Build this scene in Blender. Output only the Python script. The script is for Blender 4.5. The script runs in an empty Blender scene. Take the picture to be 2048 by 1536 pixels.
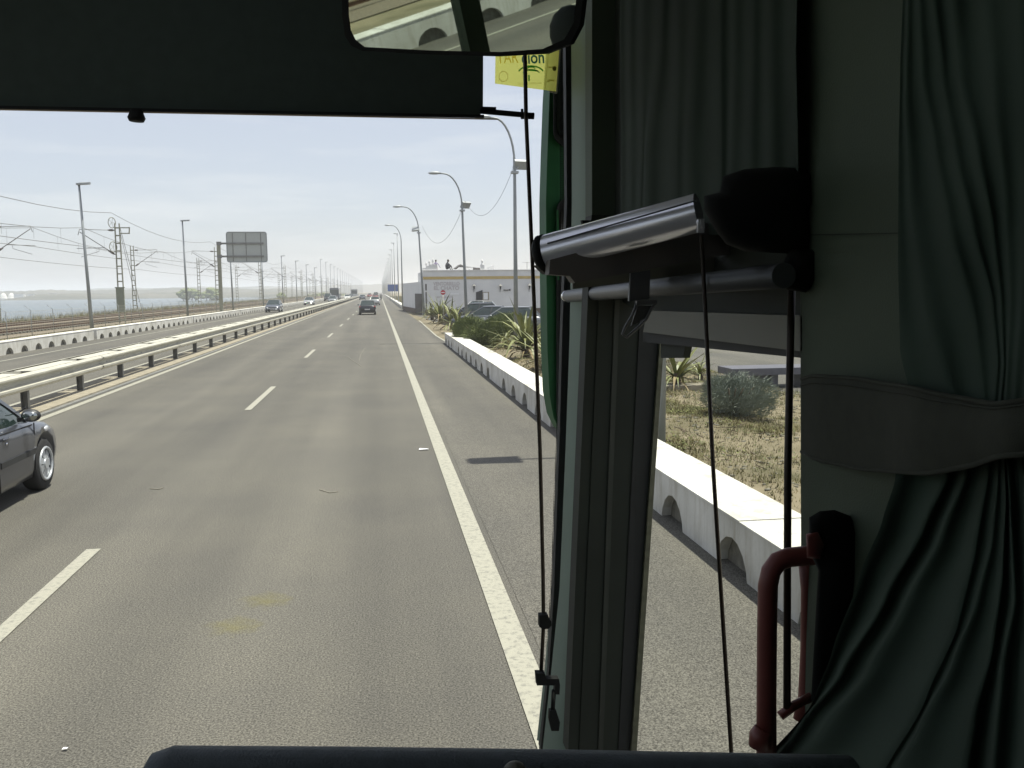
import bpy, bmesh, math, random
from mathutils import Vector, Matrix, Euler
random.seed(7)
SC = bpy.context.scene
COL = SC.collection
rad = math.radians
# ------------------------------------------------------------------ camera
F_PX, CX, CY, EYE = 1750.0, 1024.0, 768.0, 2.36
d_ = Vector((758.5 - CX, -(582.0 - CY), -F_PX)).normalized()
h_ = Vector((1758.5 - CX, -(582.0 - CY) + 10.0, -F_PX))
u_ = h_.cross(d_).normalized()
if u_.y < 0: u_ = -u_
x_ = d_.cross(u_)
ROT = Matrix((x_, d_, u_))
cam_d = bpy.data.cameras.new('camera'); cam = bpy.data.objects.new('camera', cam_d); COL.objects.link(cam)
cam.matrix_world = Matrix.Translation((0, 0, EYE)) @ ROT.to_4x4()
cam_d.sensor_width = 36.0; cam_d.lens = F_PX / 2048 * 36.0
cam_d.clip_start = 0.05; cam_d.clip_end = 20000
SC.camera = cam
def ray(px, py): return ROT @ Vector((px - CX, -(py - CY), -F_PX))
def P(px, py, Y):
    r = ray(px, py); t = Y / r.y
    return Vector((r.x * t, Y, EYE + r.z * t))
def PX(px, py, X):
    r = ray(px, py); t = X / r.x
    return Vector((X, r.y * t, EYE + r.z * t))
def G(px, py, z=0.0):
    r = ray(px, py); t = (z - EYE) / r.z
    return Vector((r.x * t, r.y * t, z))
# ------------------------------------------------------------------ world, sun, exposure
SUN_EL, SUN_AZ = 76.0, 91.0          # azimuth from +Y (north) clockwise: from the right
w = bpy.data.worlds.new('World'); SC.world = w; w.use_nodes = True
nt = w.node_tree; nt.nodes.clear(); N = nt.nodes.new; L = nt.links.new
sky = N('ShaderNodeTexSky'); sky.sky_type = 'NISHITA'; sky.sun_disc = False
sky.sun_elevation = rad(SUN_EL); sky.sun_rotation = rad(SUN_AZ)
sky.air_density = 1.0; sky.dust_density = 1.2; sky.ozone_density = 1.6; sky.altitude = 0
tc = N('ShaderNodeTexCoord'); sep = N('ShaderNodeSeparateXYZ'); L(tc.outputs['Generated'], sep.inputs[0])
mp = N('ShaderNodeMapping'); mp.inputs['Scale'].default_value = (2.2, 2.2, 16.0); L(tc.outputs['Generated'], mp.inputs[0])
ns = N('ShaderNodeTexNoise'); ns.inputs['Scale'].default_value = 1.6; ns.inputs['Detail'].default_value = 9; ns.inputs['Roughness'].default_value = .58
L(mp.outputs[0], ns.inputs['Vector'])
cr = N('ShaderNodeValToRGB'); cr.color_ramp.elements[0].position = .49; cr.color_ramp.elements[1].position = .74
L(ns.outputs['Fac'], cr.inputs[0])
# clouds are thin everywhere and a little denser low down (perspective packs them)
mr = N('ShaderNodeMapRange'); mr.inputs['From Min'].default_value = 0.0; mr.inputs['From Max'].default_value = .5
mr.inputs['To Min'].default_value = .55; mr.inputs['To Max'].default_value = .35; L(sep.outputs['Z'], mr.inputs['Value'])
mu = N('ShaderNodeMath'); mu.operation = 'MULTIPLY'; L(cr.outputs['Color'], mu.inputs[0]); L(mr.outputs[0], mu.inputs[1])
mx = N('ShaderNodeMixRGB'); mx.inputs['Color2'].default_value = (5.4, 5.3, 6.1, 1)
vl = N('ShaderNodeMath'); vl.operation = 'MAXIMUM'; vl.use_clamp = True; av = N('ShaderNodeMath'); av.operation = 'ADD'; av.inputs[0].default_value = 0.0; av.inputs[1].default_value = .60
_ = 0; L(av.outputs[0], vl.inputs[0]); L(vl.outputs[0], mx.inputs['Fac']); L(sky.outputs[0], mx.inputs['Color1'])
mx2 = N('ShaderNodeMixRGB'); mx2.inputs['Color2'].default_value = (6.6, 6.6, 6.9, 1); L(mu.outputs[0], mx2.inputs['Fac']); L(mx.outputs[0], mx2.inputs['Color1'])
bg = N('ShaderNodeBackground'); bg.inputs['Strength'].default_value = 0.085; L(mx2.outputs[0], bg.inputs['Color'])
wo = N('ShaderNodeOutputWorld'); L(bg.outputs[0], wo.inputs['Surface'])
sl = bpy.data.lights.new('sun', 'SUN'); sl.energy = 4.0; sl.angle = rad(.5); sl.color = (1.0, .95, .86)
so = bpy.data.objects.new('sun', sl); COL.objects.link(so)
so.location = (30, 0, 60)
sd = Vector((math.sin(rad(SUN_AZ)) * math.cos(rad(SUN_EL)), math.cos(rad(SUN_AZ)) * math.cos(rad(SUN_EL)), math.sin(rad(SUN_EL))))
so.rotation_euler = sd.to_track_quat('Z', 'Y').to_euler()
SC.view_settings.view_transform = 'Standard'; SC.view_settings.look = 'None'
SC.view_settings.gamma = 1.0; SC.view_settings.use_curve_mapping = False
SC.view_settings.exposure = 0.85
SC.cycles.use_denoising = True
SC.cycles.max_bounces = 8; SC.cycles.transparent_max_bounces = 24; SC.cycles.volume_bounces = 2
# ------------------------------------------------------------------ materials
def newmat(name):
    m = bpy.data.materials.new(name); m.use_nodes = True
    return m, m.node_tree, m.node_tree.nodes['Principled BSDF']
def mat(name, col, rough=.6, metal=0.0, var=.12, scale=6.0, bump=0.0, bscale=60.0, spec=.5, coat=0.0, c2=None, detail=6, vec='Object'):
    """procedural: two-tone noise colour, optional fine bump"""
    m, t, b = newmat(name); n = t.nodes.new; l = t.links.new
    tcn = n('ShaderNodeTexCoord'); nz = n('ShaderNodeTexNoise'); nz.inputs['Scale'].default_value = scale; nz.inputs['Detail'].default_value = detail
    l(tcn.outputs[vec], nz.inputs['Vector'])
    r = n('ShaderNodeValToRGB'); r.color_ramp.elements[0].position = .3; r.color_ramp.elements[1].position = .7
    a = [max(0, c * (1 - var)) for c in col]; z = [min(1, c * (1 + var)) for c in col]
    if c2: z = list(c2)
    r.color_ramp.elements[0].color = (*a, 1); r.color_ramp.elements[1].color = (*z, 1)
    l(nz.outputs['Fac'], r.inputs[0]); l(r.outputs[0], b.inputs['Base Color'])
    b.inputs['Roughness'].default_value = rough; b.inputs['Metallic'].default_value = metal
    b.inputs['Specular IOR Level'].default_value = spec; b.inputs['Coat Weight'].default_value = coat
    if bump:
        n2 = n('ShaderNodeTexNoise'); n2.inputs['Scale'].default_value = bscale; n2.inputs['Detail'].default_value = 4
        l(tcn.outputs[vec], n2.inputs['Vector'])
        bp = n('ShaderNodeBump'); bp.inputs['Strength'].default_value = bump; bp.inputs['Distance'].default_value = .01
        l(n2.outputs['Fac'], bp.inputs['Height']); l(bp.outputs[0], b.inputs['Normal'])
    return m
def clearmat(name, col):
    m = bpy.data.materials.new(name); m.use_nodes = True; t = m.node_tree; t.nodes.clear()
    a = t.nodes.new('ShaderNodeBsdfTransparent'); a.inputs['Color'].default_value = (*col, 1)
    o = t.nodes.new('ShaderNodeOutputMaterial'); t.links.new(a.outputs[0], o.inputs['Surface'])
    return m
M = {}
# asphalt: aggregate speckle, wheel-track wear along the lane, patches
def asphalt(name, base=.085, worn=0.03):
    m, t, b = newmat(name); n = t.nodes.new; l = t.links.new
    tcn = n('ShaderNodeTexCoord')
    fine = n('ShaderNodeTexNoise'); fine.inputs['Scale'].default_value = 80; fine.inputs['Detail'].default_value = 3; fine.inputs['Roughness'].default_value = .75
    l(tcn.outputs['Object'], fine.inputs['Vector'])
    fr = n('ShaderNodeValToRGB'); fr.color_ramp.elements[0].position = .38; fr.color_ramp.elements[1].position = .62
    fr.color_ramp.elements[0].color = (base * .43, base * .405, base * .345, 1); fr.color_ramp.elements[1].color = (base * 1.64, base * 1.57, base * 1.38, 1)
    l(fine.outputs['Fac'], fr.inputs[0])
    vor = n('ShaderNodeTexVoronoi'); vor.inputs['Scale'].default_value = 70; l(tcn.outputs['Object'], vor.inputs['Vector'])
    vr = n('ShaderNodeValToRGB'); vr.color_ramp.elements[0].position = .0; vr.color_ramp.elements[1].position = .5
    vr.color_ramp.elements[0].color = (1.25, 1.24, 1.2, 1); vr.color_ramp.elements[1].color = (.82, .82, .82, 1)
    l(vor.outputs['Distance'], vr.inputs[0])
    m0 = n('ShaderNodeMixRGB'); m0.blend_type = 'MULTIPLY'; m0.inputs['Fac'].default_value = .8; l(fr.outputs[0], m0.inputs['Color1']); l(vr.outputs[0], m0.inputs['Color2'])
    mpn = n('ShaderNodeMapping'); mpn.inputs['Scale'].default_value = (.9, .035, 1); l(tcn.outputs['Object'], mpn.inputs[0])
    big = n('ShaderNodeTexNoise'); big.inputs['Scale'].default_value = 1.1; big.inputs['Detail'].default_value = 5; l(mpn.outputs[0], big.inputs['Vector'])
    br = n('ShaderNodeValToRGB'); br.color_ramp.elements[0].position = .35; br.color_ramp.elements[1].position = .68
    br.color_ramp.elements[0].color = (.84, .84, .84, 1); br.color_ramp.elements[1].color = (1.16, 1.15, 1.12, 1); l(big.outputs['Fac'], br.inputs[0])
    m1 = n('ShaderNodeMixRGB'); m1.blend_type = 'MULTIPLY'; m1.inputs['Fac'].default_value = 1; l(m0.outputs[0], m1.inputs['Color1']); l(br.outputs[0], m1.inputs['Color2'])
    bl = n('ShaderNodeTexNoise'); bl.inputs['Scale'].default_value = .45; bl.inputs['Detail'].default_value = 7; bl.inputs['Roughness'].default_value = .6; l(tcn.outputs['Object'], bl.inputs['Vector'])
    blr = n('ShaderNodeValToRGB'); blr.color_ramp.elements[0].position = .35; blr.color_ramp.elements[1].position = .7
    blr.color_ramp.elements[0].color = (.9, .9, .91, 1); blr.color_ramp.elements[1].color = (1.1, 1.09, 1.06, 1); l(bl.outputs['Fac'], blr.inputs[0])
    m2 = n('ShaderNodeMixRGB'); m2.blend_type = 'MULTIPLY'; m2.inputs['Fac'].default_value = 1; l(m1.outputs[0], m2.inputs['Color1']); l(blr.outputs[0], m2.inputs['Color2'])
    # wheel tracks: worn paths 1.75 m apart along the lanes, broken up by noise
    sx = n('ShaderNodeSeparateXYZ'); l(tcn.outputs['Object'], sx.inputs[0])
    a1 = n('ShaderNodeMath'); a1.operation = 'MULTIPLY_ADD'; a1.inputs[1].default_value = 2 * math.pi / 1.76; a1.inputs[2].default_value = 2 * math.pi / 1.76 * .03; l(sx.outputs['X'], a1.inputs[0])
    c1 = n('ShaderNodeMath'); c1.operation = 'COSINE'; l(a1.outputs[0], c1.inputs[0])
    nb = n('ShaderNodeMath'); nb.operation = 'MULTIPLY'; l(c1.outputs[0], nb.inputs[0]); l(big.outputs['Fac'], nb.inputs[1])
    tr_ = n('ShaderNodeMapRange'); tr_.inputs['From Min'].default_value = -.55; tr_.inputs['From Max'].default_value = .55; tr_.inputs['To Min'].default_value = 1.03; tr_.inputs['To Max'].default_value = .95; l(nb.outputs[0], tr_.inputs['Value'])
    m3 = n('ShaderNodeMixRGB'); m3.blend_type = 'MULTIPLY'; m3.inputs['Fac'].default_value = 1; l(m2.outputs[0], m3.inputs['Color1']); l(tr_.outputs[0], m3.inputs['Color2']); m2 = m3
    l(m2.outputs[0], b.inputs['Base Color']); b.inputs['Roughness'].default_value = .88; b.inputs['Specular IOR Level'].default_value = .35
    bp = n('ShaderNodeBump'); bp.inputs['Strength'].default_value = .45; bp.inputs['Distance'].default_value = .006
    l(fine.outputs['Fac'], bp.inputs['Height']); l(bp.outputs[0], b.inputs['Normal'])
    return m
M['asphalt'] = asphalt('asphalt', .112)
M['asphalt_shoulder'] = asphalt('asphalt_shoulder', .112)
M['asphalt_far'] = asphalt('asphalt_far', .112)
def wornpaint(name, col, under, lo=.36, hi=.46):
    m, t, b = newmat(name); n = t.nodes.new; l = t.links.new
    tcn = n('ShaderNodeTexCoord'); nz = n('ShaderNodeTexNoise'); nz.inputs['Scale'].default_value = 22; nz.inputs['Detail'].default_value = 8; nz.inputs['Roughness'].default_value = .7
    l(tcn.outputs['Object'], nz.inputs['Vector'])
    r = n('ShaderNodeValToRGB'); r.color_ramp.elements[0].position = lo; r.color_ramp.elements[1].position = hi
    r.color_ramp.elements[0].color = (*under, 1); r.color_ramp.elements[1].color = (*col, 1)
    e = r.color_ramp.elements.new(.75); e.color = (*[c * 1.06 for c in col], 1)
    l(nz.outputs['Fac'], r.inputs[0]); l(r.outputs[0], b.inputs['Base Color']); b.inputs['Roughness'].default_value = .7
    return m
M['roadpaint'] = wornpaint('road_paint', (.31, .30, .245), (.18, .175, .15), .34, .50)
M['whitewash'] = mat('whitewash', (.50, .485, .43), .88, var=.08, scale=1.3, bump=.4, bscale=22, c2=(.70, .69, .65), detail=12)
t = M['whitewash'].node_tree; _n = t.nodes.new; _l = t.links.new                # grime splashed up from the road and rain streaks
_tc = _n('ShaderNodeTexCoord'); _mp = _n('ShaderNodeMapping'); _mp.inputs['Scale'].default_value = (5, 5, .7); _l(_tc.outputs['Object'], _mp.inputs[0])
_nz = _n('ShaderNodeTexNoise'); _nz.inputs['Scale'].default_value = 1.5; _nz.inputs['Detail'].default_value = 10; _nz.inputs['Roughness'].default_value = .7; _l(_mp.outputs[0], _nz.inputs['Vector'])
_cr = _n('ShaderNodeValToRGB'); _cr.color_ramp.elements[0].position = .30; _cr.color_ramp.elements[1].position = .52; _cr.color_ramp.elements[0].color = (.62, .58, .50, 1); _cr.color_ramp.elements[1].color = (1, 1, 1, 1); _l(_nz.outputs['Fac'], _cr.inputs[0])
_b = t.nodes['Principled BSDF']; _src = _b.inputs['Base Color'].links[0].from_socket; _mx = _n('ShaderNodeMixRGB'); _mx.blend_type = 'MULTIPLY'; _mx.inputs['Fac'].default_value = .75; _l(_src, _mx.inputs['Color1']); _l(_cr.outputs[0], _mx.inputs['Color2']); _l(_mx.outputs[0], _b.inputs['Base Color'])
M['recess'] = mat('recess_shade_dirt', (.16, .15, .12), .95, var=.3, scale=14, bump=.3)  # dark tone carries the shade inside drain arches; also colours sleepers and gravel
M['concrete'] = mat('kerb_concrete', (.27, .24, .18), .9, var=.2, scale=5, bump=.35, bscale=40)
M['galv'] = mat('galvanised_steel', (.46, .445, .375), .6, .1, var=.12, scale=3)
M['galv_dark'] = mat('weathered_post_steel', (.20, .20, .19), .6, .3, var=.2, scale=5)
M['pole'] = mat('painted_pole_steel', (.26, .28, .29), .5, .3, var=.1, scale=2)
M['lamp_head'] = mat('lamp_housing', (.33, .35, .36), .45, .2, var=.08)
M['sand'] = mat('sandy_ground', (.125, .11, .055), .95, var=.25, scale=.9, bump=.6, bscale=9, c2=(.235, .195, .13), detail=12)
M['scrub'] = mat('scrub_ground', (.16, .145, .075), .95, var=.3, scale=.6, bump=.5, bscale=7, c2=(.27, .225, .14), detail=10)
M['ballast'] = mat('ballast_stone', (.15, .12, .085), .95, var=.35, scale=18, bump=.8, bscale=30, c2=(.24, .20, .14), detail=8)
M['rail'] = mat('rusty_rail', (.13, .07, .04), .6, .4, var=.2)
M['rail_top'] = mat('polished_rail_head', (.5, .42, .3), .3, .8, var=.1)
M['water'] = mat('sea_water', (.028, .05, .055), .22, var=.15, scale=.02, bump=.9, bscale=.9, c2=(.05, .085, .10))
M['land'] = mat('distant_scrub_land', (.07, .075, .05), .95, var=.3, scale=.02, c2=(.12, .11, .08), detail=8)
M['far_white'] = mat('distant_white_building', (.7, .68, .63), .8, var=.06)
M['plaster'] = mat('white_plaster', (.66, .655, .65), .85, var=.04, scale=.8, c2=(.72, .715, .70), bump=.15, bscale=8)
M['ochre'] = mat('ochre_band_paint', (.50, .37, .14), .8, var=.08)
M['darkwood'] = mat('dark_door_wood', (.06, .05, .045), .7, var=.2, scale=4)
M['brownplinth'] = mat('brown_plinth_paint', (.10, .07, .05), .8, var=.15)
M['signgrey'] = mat('sign_back_aluminium', (.40, .42, .40), .55, .25, var=.05, scale=.8)
M['signblue'] = mat('sign_blue', (.04, .09, .28), .5, var=.06)
M['red'] = mat('sign_red', (.45, .03, .04), .5, var=.05)
M['white'] = mat('sign_white', (.8, .8, .8), .5, var=.02)
M['lettering'] = mat('faded_wall_lettering', (.48, .44, .44), .85, var=.08, scale=8)
M['black_iron'] = mat('black_wrought_iron', (.03, .03, .03), .5, .2, var=.1)
M['leaf'] = mat('yucca_leaf', (.10, .13, .035), .5, var=.3, scale=3, c2=(.22, .225, .08))
M['leaf_dry'] = mat('dry_leaf', (.22, .17, .085), .7, var=.2, scale=3)
M['shrub'] = mat('feathery_shrub', (.10, .14, .038), .8, var=.35, scale=2.5, c2=(.20, .23, .085))
M['shrub_blue'] = mat('blue_grey_shrub', (.17, .20, .16), .8, var=.3, scale=3, c2=(.26, .29, .24))
M['grass'] = mat('dry_grass', (.09, .10, .035), .9, var=.3, scale=2, c2=(.20, .17, .08))
M['creeper'] = mat('creeping_weed_leaf', (.07, .10, .022), .8, var=.3, scale=1.5, c2=(.19, .20, .06))
M['stem'] = mat('woody_stem', (.10, .075, .05), .9, var=.2)
M['tyre'] = mat('tyre_rubber', (.018, .018, .018), .85, var=.15)
M['hubcap'] = mat('silver_hubcap', (.50, .52, .54), .35, .5, var=.05)
M['dark_void'] = mat('wheel_well', (.008, .008, .008), .9, var=.1)
M['carglass'] = mat('car_window_glass', (.02, .032, .03), .06, var=.1, spec=.8)
M['chrome'] = mat('bright_chrome', (.8, .8, .82), .12, 1.0, var=.02)
M['blacktrim'] = mat('black_plastic_trim', (.02, .021, .022), .5, var=.15)
M['headlight'] = mat('headlight_lens', (.65, .66, .68), .1, .3, var=.04)
M['taillight'] = mat('tail_light_lens', (.30, .02, .02), .2, var=.05)
M['plate'] = mat('number_plate_face', (.6, .6, .58), .5, var=.03)
def paint(name, col, met=.3): return mat(name, col, .28, met, var=.04, scale=1.5, coat=.6)
PNT = dict(anthracite=paint('anthracite_paint', (.062, .066, .080), .4), black=paint('black_paint', (.02, .02, .024)), silver=paint('silver_paint', (.45, .46, .46), .5),
           red=paint('red_paint', (.30, .05, .045)), white=paint('white_paint', (.75, .75, .73), 0), green=paint('grey_green_paint', (.10, .14, .13)),
           blue=paint('dark_blue_paint', (.02, .035, .09)), grey=paint('mid_grey_paint', (.20, .21, .22), .4), slate=paint('slate_paint', (.09, .10, .12), .4))
# bus interior
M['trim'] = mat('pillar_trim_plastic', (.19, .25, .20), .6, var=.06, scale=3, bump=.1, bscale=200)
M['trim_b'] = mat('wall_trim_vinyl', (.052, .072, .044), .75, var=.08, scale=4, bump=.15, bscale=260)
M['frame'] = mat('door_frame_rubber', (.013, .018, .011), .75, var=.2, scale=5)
M['rubber'] = mat('black_rubber_seal', (.016, .018, .017), .7, var=.2)
M['seal'] = mat('aluminium_glazing_bead', (.12, .12, .08), .6, .2, var=.2, scale=40)
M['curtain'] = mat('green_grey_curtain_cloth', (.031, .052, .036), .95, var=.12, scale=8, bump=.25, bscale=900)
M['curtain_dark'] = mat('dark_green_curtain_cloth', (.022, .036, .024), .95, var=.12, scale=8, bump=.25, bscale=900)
M['strap'] = mat('brown_tieback_cloth', (.032, .036, .025), .95, var=.12, scale=30, bump=.3, bscale=900)
M['blind'] = mat('black_blind_fabric', (.040, .056, .046), .9, var=.1, scale=20, bump=.2, bscale=800)
M['tan_edge'] = mat('tan_blind_hem', (.35, .26, .16), .7, var=.1)
M['black'] = mat('black_plastic', (.009, .010, .009), .7, var=.2, spec=.2)
M['tube_metal'] = mat('brushed_blind_tube', (.92, .92, 1.0), .22, .55, var=.03, scale=3)
M['grey_tube'] = mat('grey_satin_tube', (.10, .105, .11), .45, .5, var=.08)
M['beige'] = mat('beige_header_plastic', (.14, .14, .11), .6, var=.05)
M['housing'] = mat('brown_grey_housing', (.12, .11, .10), .6, var=.1)
M['redbar'] = mat('red_brown_grab_bar', (.17, .045, .036), .45, var=.1, scale=8)
M['dash'] = mat('padded_slate_vinyl', (.12, .145, .165), .6, var=.12, scale=60, bump=.3, bscale=420)
M['busgreen'] = mat('bus_green_paint', (.018, .10, .035), .6, .0, var=.2, scale=6, spec=.25)
M['mirror'] = mat('mirror_silver', (.46, .52, .46), .015, 1.0, var=.0)
M['mirror_dusty'] = mat('dusty_wing_mirror_glass', (.42, .44, .42), .12, 1.0, var=.06)
M['headliner'] = mat('headliner_fabric', (.55, .57, .55), .95, var=.05)
M['glass'] = clearmat('windscreen_glass', (.95, .965, .945))
M['glass2'] = clearmat('tinted_side_glass', (.91, .93, .905))
M['clearcard'] = clearmat('clear_sleeve', (.95, .95, .95))
def cardmat(name, col):
    m = bpy.data.materials.new(name); m.use_nodes = True; t = m.node_tree; t.nodes.clear(); n = t.nodes.new
    a = n('ShaderNodeBsdfDiffuse'); b = n('ShaderNodeBsdfTranslucent'); s = n('ShaderNodeMixShader'); o = n('ShaderNodeOutputMaterial')
    a.inputs[0].default_value = (*col, 1); b.inputs[0].default_value = (*col, 1); s.inputs[0].default_value = .92
    t.links.new(a.outputs[0], s.inputs[1]); t.links.new(b.outputs[0], s.inputs[2]); t.links.new(s.outputs[0], o.inputs[0]); return m
M['card'] = cardmat('yellow_card_paper', (1.0, .99, .42))
t = M['card'].node_tree; _o = [n_ for n_ in t.nodes if n_.type == 'OUTPUT_MATERIAL'][0]; _p = _o.inputs[0].links[0].from_socket; _t = t.nodes.new('ShaderNodeBsdfTransparent'); _t.inputs[0].default_value = (1, .98, .50, 1); _s = t.nodes.new('ShaderNodeMixShader'); _s.inputs[0].default_value = .6; t.links.new(_p, _s.inputs[1]); t.links.new(_t.outputs[0], _s.inputs[2]); t.links.new(_s.outputs[0], _o.inputs[0])
M['card_blue'] = cardmat('card_blue_print', (.05, .16, .35)); M['card_green'] = cardmat('card_green_print', (.25, .62, .28)); M['card_grey'] = cardmat('card_grey_print', (.60, .58, .25))
M['card_ochre'] = cardmat('card_ochre_print', (.80, .66, .18)); M['card_dark'] = cardmat('card_dark_hole', (.25, .24, .12))
# ------------------------------------------------------------------ mesh helpers
class MB:
    def __init__(s): s.v = []; s.f = []; s.sm = []; s.mi = []; s.cur = 0
    def add(s, vs, fs, smooth=False):
        o = len(s.v); s.v += [tuple(v) for v in vs]
        for f in fs: s.f.append(tuple(o + i for i in f)); s.sm.append(smooth); s.mi.append(s.cur)
        return s
    def box(s, c, d, R=None):
        c = Vector(c); hx, hy, hz = d[0] / 2, d[1] / 2, d[2] / 2
        vs = [Vector((x, y, z)) for x in (-hx, hx) for y in (-hy, hy) for z in (-hz, hz)]
        if R: vs = [R @ v for v in vs]
        return s.add([c + v for v in vs], [(0, 1, 3, 2), (4, 6, 7, 5), (0, 4, 5, 1), (2, 3, 7, 6), (0, 2, 6, 4), (1, 5, 7, 3)])
    def lohi(s, a, b):
        return s.box([(a[i] + b[i]) / 2 for i in range(3)], [abs(b[i] - a[i]) for i in range(3)])
    def bar(s, p, q, w, h=None, up=(0, 0, 1)):
        p, q = Vector(p), Vector(q); h = h or w; d = (q - p)
        if d.length < 1e-6: return s
        d.normalize(); u = Vector(up)
        if abs(d.dot(u)) > .98: u = Vector((0, 1, 0))
        a = d.cross(u).normalized(); b = a.cross(d).normalized(); vs = []
        for c in (p, q):
            for (i, j) in ((-1, -1), (1, -1), (1, 1), (-1, 1)): vs.append(c + a * (i * w / 2) + b * (j * h / 2))
        return s.add(vs, [(0, 1, 2, 3), (7, 6, 5, 4), (0, 4, 5, 1), (1, 5, 6, 2), (2, 6, 7, 3), (3, 7, 4, 0)])
    def tube(s, pts, r, seg=8, caps=True):
        pts = [Vector(p) for p in pts]; n = len(pts); rs = r if isinstance(r, (list, tuple)) else [r] * n
        vs = []; prev = None
        for i, p in enumerate(pts):
            d = (pts[min(i + 1, n - 1)] - pts[max(i - 1, 0)]).normalized()
            if prev is None:
                u = Vector((0, 0, 1)) if abs(d.z) < .9 else Vector((1, 0, 0)); a = d.cross(u).normalized()
            else: a = (prev - d * prev.dot(d)).normalized()
            prev = a; b = d.cross(a)
            for k in range(seg):
                t = 2 * math.pi * k / seg; vs.append(p + (a * math.cos(t) + b * math.sin(t)) * rs[i])
        fs = [(i * seg + k, i * seg + (k + 1) % seg, (i + 1) * seg + (k + 1) % seg, (i + 1) * seg + k) for i in range(n - 1) for k in range(seg)]
        s.add(vs, fs, True)
        if caps:
            o = len(s.v) - n * seg
            s.f.append(tuple(o + k for k in range(seg))[::-1]); s.sm.append(False); s.mi.append(s.cur)
            s.f.append(tuple(o + (n - 1) * seg + k for k in range(seg))); s.sm.append(False); s.mi.append(s.cur)
        return s
    def prism(s, poly, ext, smooth=False):
        poly = [Vector(p) for p in poly]; e = Vector(ext); n = len(poly)
        s.add(poly + [p + e for p in poly], [tuple(range(n)), tuple(range(2 * n - 1, n - 1, -1))])
        return s.add(poly + [p + e for p in poly], [(i, (i + 1) % n, n + (i + 1) % n, n + i) for i in range(n)], smooth)
    def ell(s, c, r, u=12, v=8, R=None):
        vs = []; c = Vector(c)
        for j in range(1, v):
            ph = math.pi * j / v
            for i in range(u):
                th = 2 * math.pi * i / u; p = Vector((r[0] * math.sin(ph) * math.cos(th), r[1] * math.sin(ph) * math.sin(th), r[2] * math.cos(ph)))
                vs.append(c + (R @ p if R else p))
        t = Vector((0, 0, r[2])); t = R @ t if R else t
        vs += [c + t, c - t]; a = len(vs) - 2
        fs = [(j * u + i, j * u + (i + 1) % u, (j + 1) * u + (i + 1) % u, (j + 1) * u + i) for j in range(v - 2) for i in range(u)]
        fs += [(a, (i + 1) % u, i) for i in range(u)] + [(a + 1, (v - 2) * u + i, (v - 2) * u + (i + 1) % u) for i in range(u)]
        return s.add(vs, fs, True)
    def grid(s, fn, nu, nv, smooth=True):
        vs = [fn(i / nu, j / nv) for j in range(nv + 1) for i in range(nu + 1)]
        return s.add(vs, [(j * (nu + 1) + i, j * (nu + 1) + i + 1, (j + 1) * (nu + 1) + i + 1, (j + 1) * (nu + 1) + i) for j in range(nv) for i in range(nu)], smooth)
    def mesh(s, name, mats, fixn=True):
        me = bpy.data.meshes.new(name); me.from_pydata(s.v, [], s.f)
        for m in (mats if isinstance(mats, (list, tuple)) else [mats]): me.materials.append(M[m] if isinstance(m, str) else m)
        me.polygons.foreach_set('use_smooth', s.sm); me.polygons.foreach_set('material_index', s.mi)
        if fixn:
            bm = bmesh.new(); bm.from_mesh(me); bmesh.ops.recalc_face_normals(bm, faces=bm.faces); bm.to_mesh(me); bm.free()
        me.update(); return me
    def build(s, name, mats, parent=None, fixn=True, **kw):
        return link(name, s.mesh(name, mats, fixn), parent, **kw)
def link(name, me, parent=None, loc=None, label=None, cat=None, group=None, kind=None):
    o = bpy.data.objects.new(name, me); COL.objects.link(o)
    if parent: o.parent = parent
    if loc is not None: o.location = loc
    return tag(o, label, cat, group, kind)
def tag(o, label=None, cat=None, group=None, kind=None):
    if label: o['label'] = label
    if cat: o['category'] = cat
    if group: o['group'] = group
    if kind: o['kind'] = kind
    return o
def empty(name, loc, label, cat, group=None, rz=0.0):
    o = bpy.data.objects.new(name, None); COL.objects.link(o); o.location = loc; o.rotation_euler = (0, 0, rz); o.empty_display_size = .1
    return tag(o, label, cat, group)
def kids(o): return [c for c in bpy.data.objects if c.parent == o]
def copytree(root, kmap, parent=None, over=None):
    c = root.copy(); COL.objects.link(c); c.parent = parent
    for k in ('label', 'group'):
        if parent is None and k in c: del c[k]
    for s in c.material_slots:
        if over and s.material in over:
            m = over[s.material]; s.link = 'OBJECT'; s.material = m
    for ch in kmap.get(root, ()): copytree(ch, kmap, c, over)
    return c
def kmap_of(root):
    km = {}; allo = list(bpy.data.objects)
    for o in allo:
        if o.parent: km.setdefault(o.parent, []).append(o)
    return km
def put(c, loc, rz, label, group=None):
    c.location = loc; c.rotation_euler = (0, 0, rz); c['label'] = label
    if group: c['group'] = group
    return c
def text_mesh(txt, size, ext=.004, bold=0.0, align='CENTER'):
    cu = bpy.data.curves.new('lettering', 'FONT'); cu.body = txt; cu.size = size; cu.extrude = ext; cu.offset = bold; cu.align_x = align; cu.align_y = 'CENTER'; cu.resolution_u = 3
    o = bpy.data.objects.new('lettering_source', cu); COL.objects.link(o)
    bpy.context.view_layer.update()
    me = bpy.data.meshes.new_from_object(o.evaluated_get(bpy.context.evaluated_depsgraph_get())); me.name = 'lettering'
    bpy.data.objects.remove(o); me.materials.clear(); return me
def lettering(txt, size, mname, loc, rot, parent, ext=.004, bold=0.0, width=None):
    me = text_mesh(txt, size, ext, bold); me.materials.append(M[mname])
    o = link('lettering', me, parent); o.rotation_euler = rot; o.location = loc
    if width:
        xs = [v.co.x for v in me.vertices]; k = width / (max(xs) - min(xs)); o.scale = (k, 1, 1)
    return o
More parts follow.
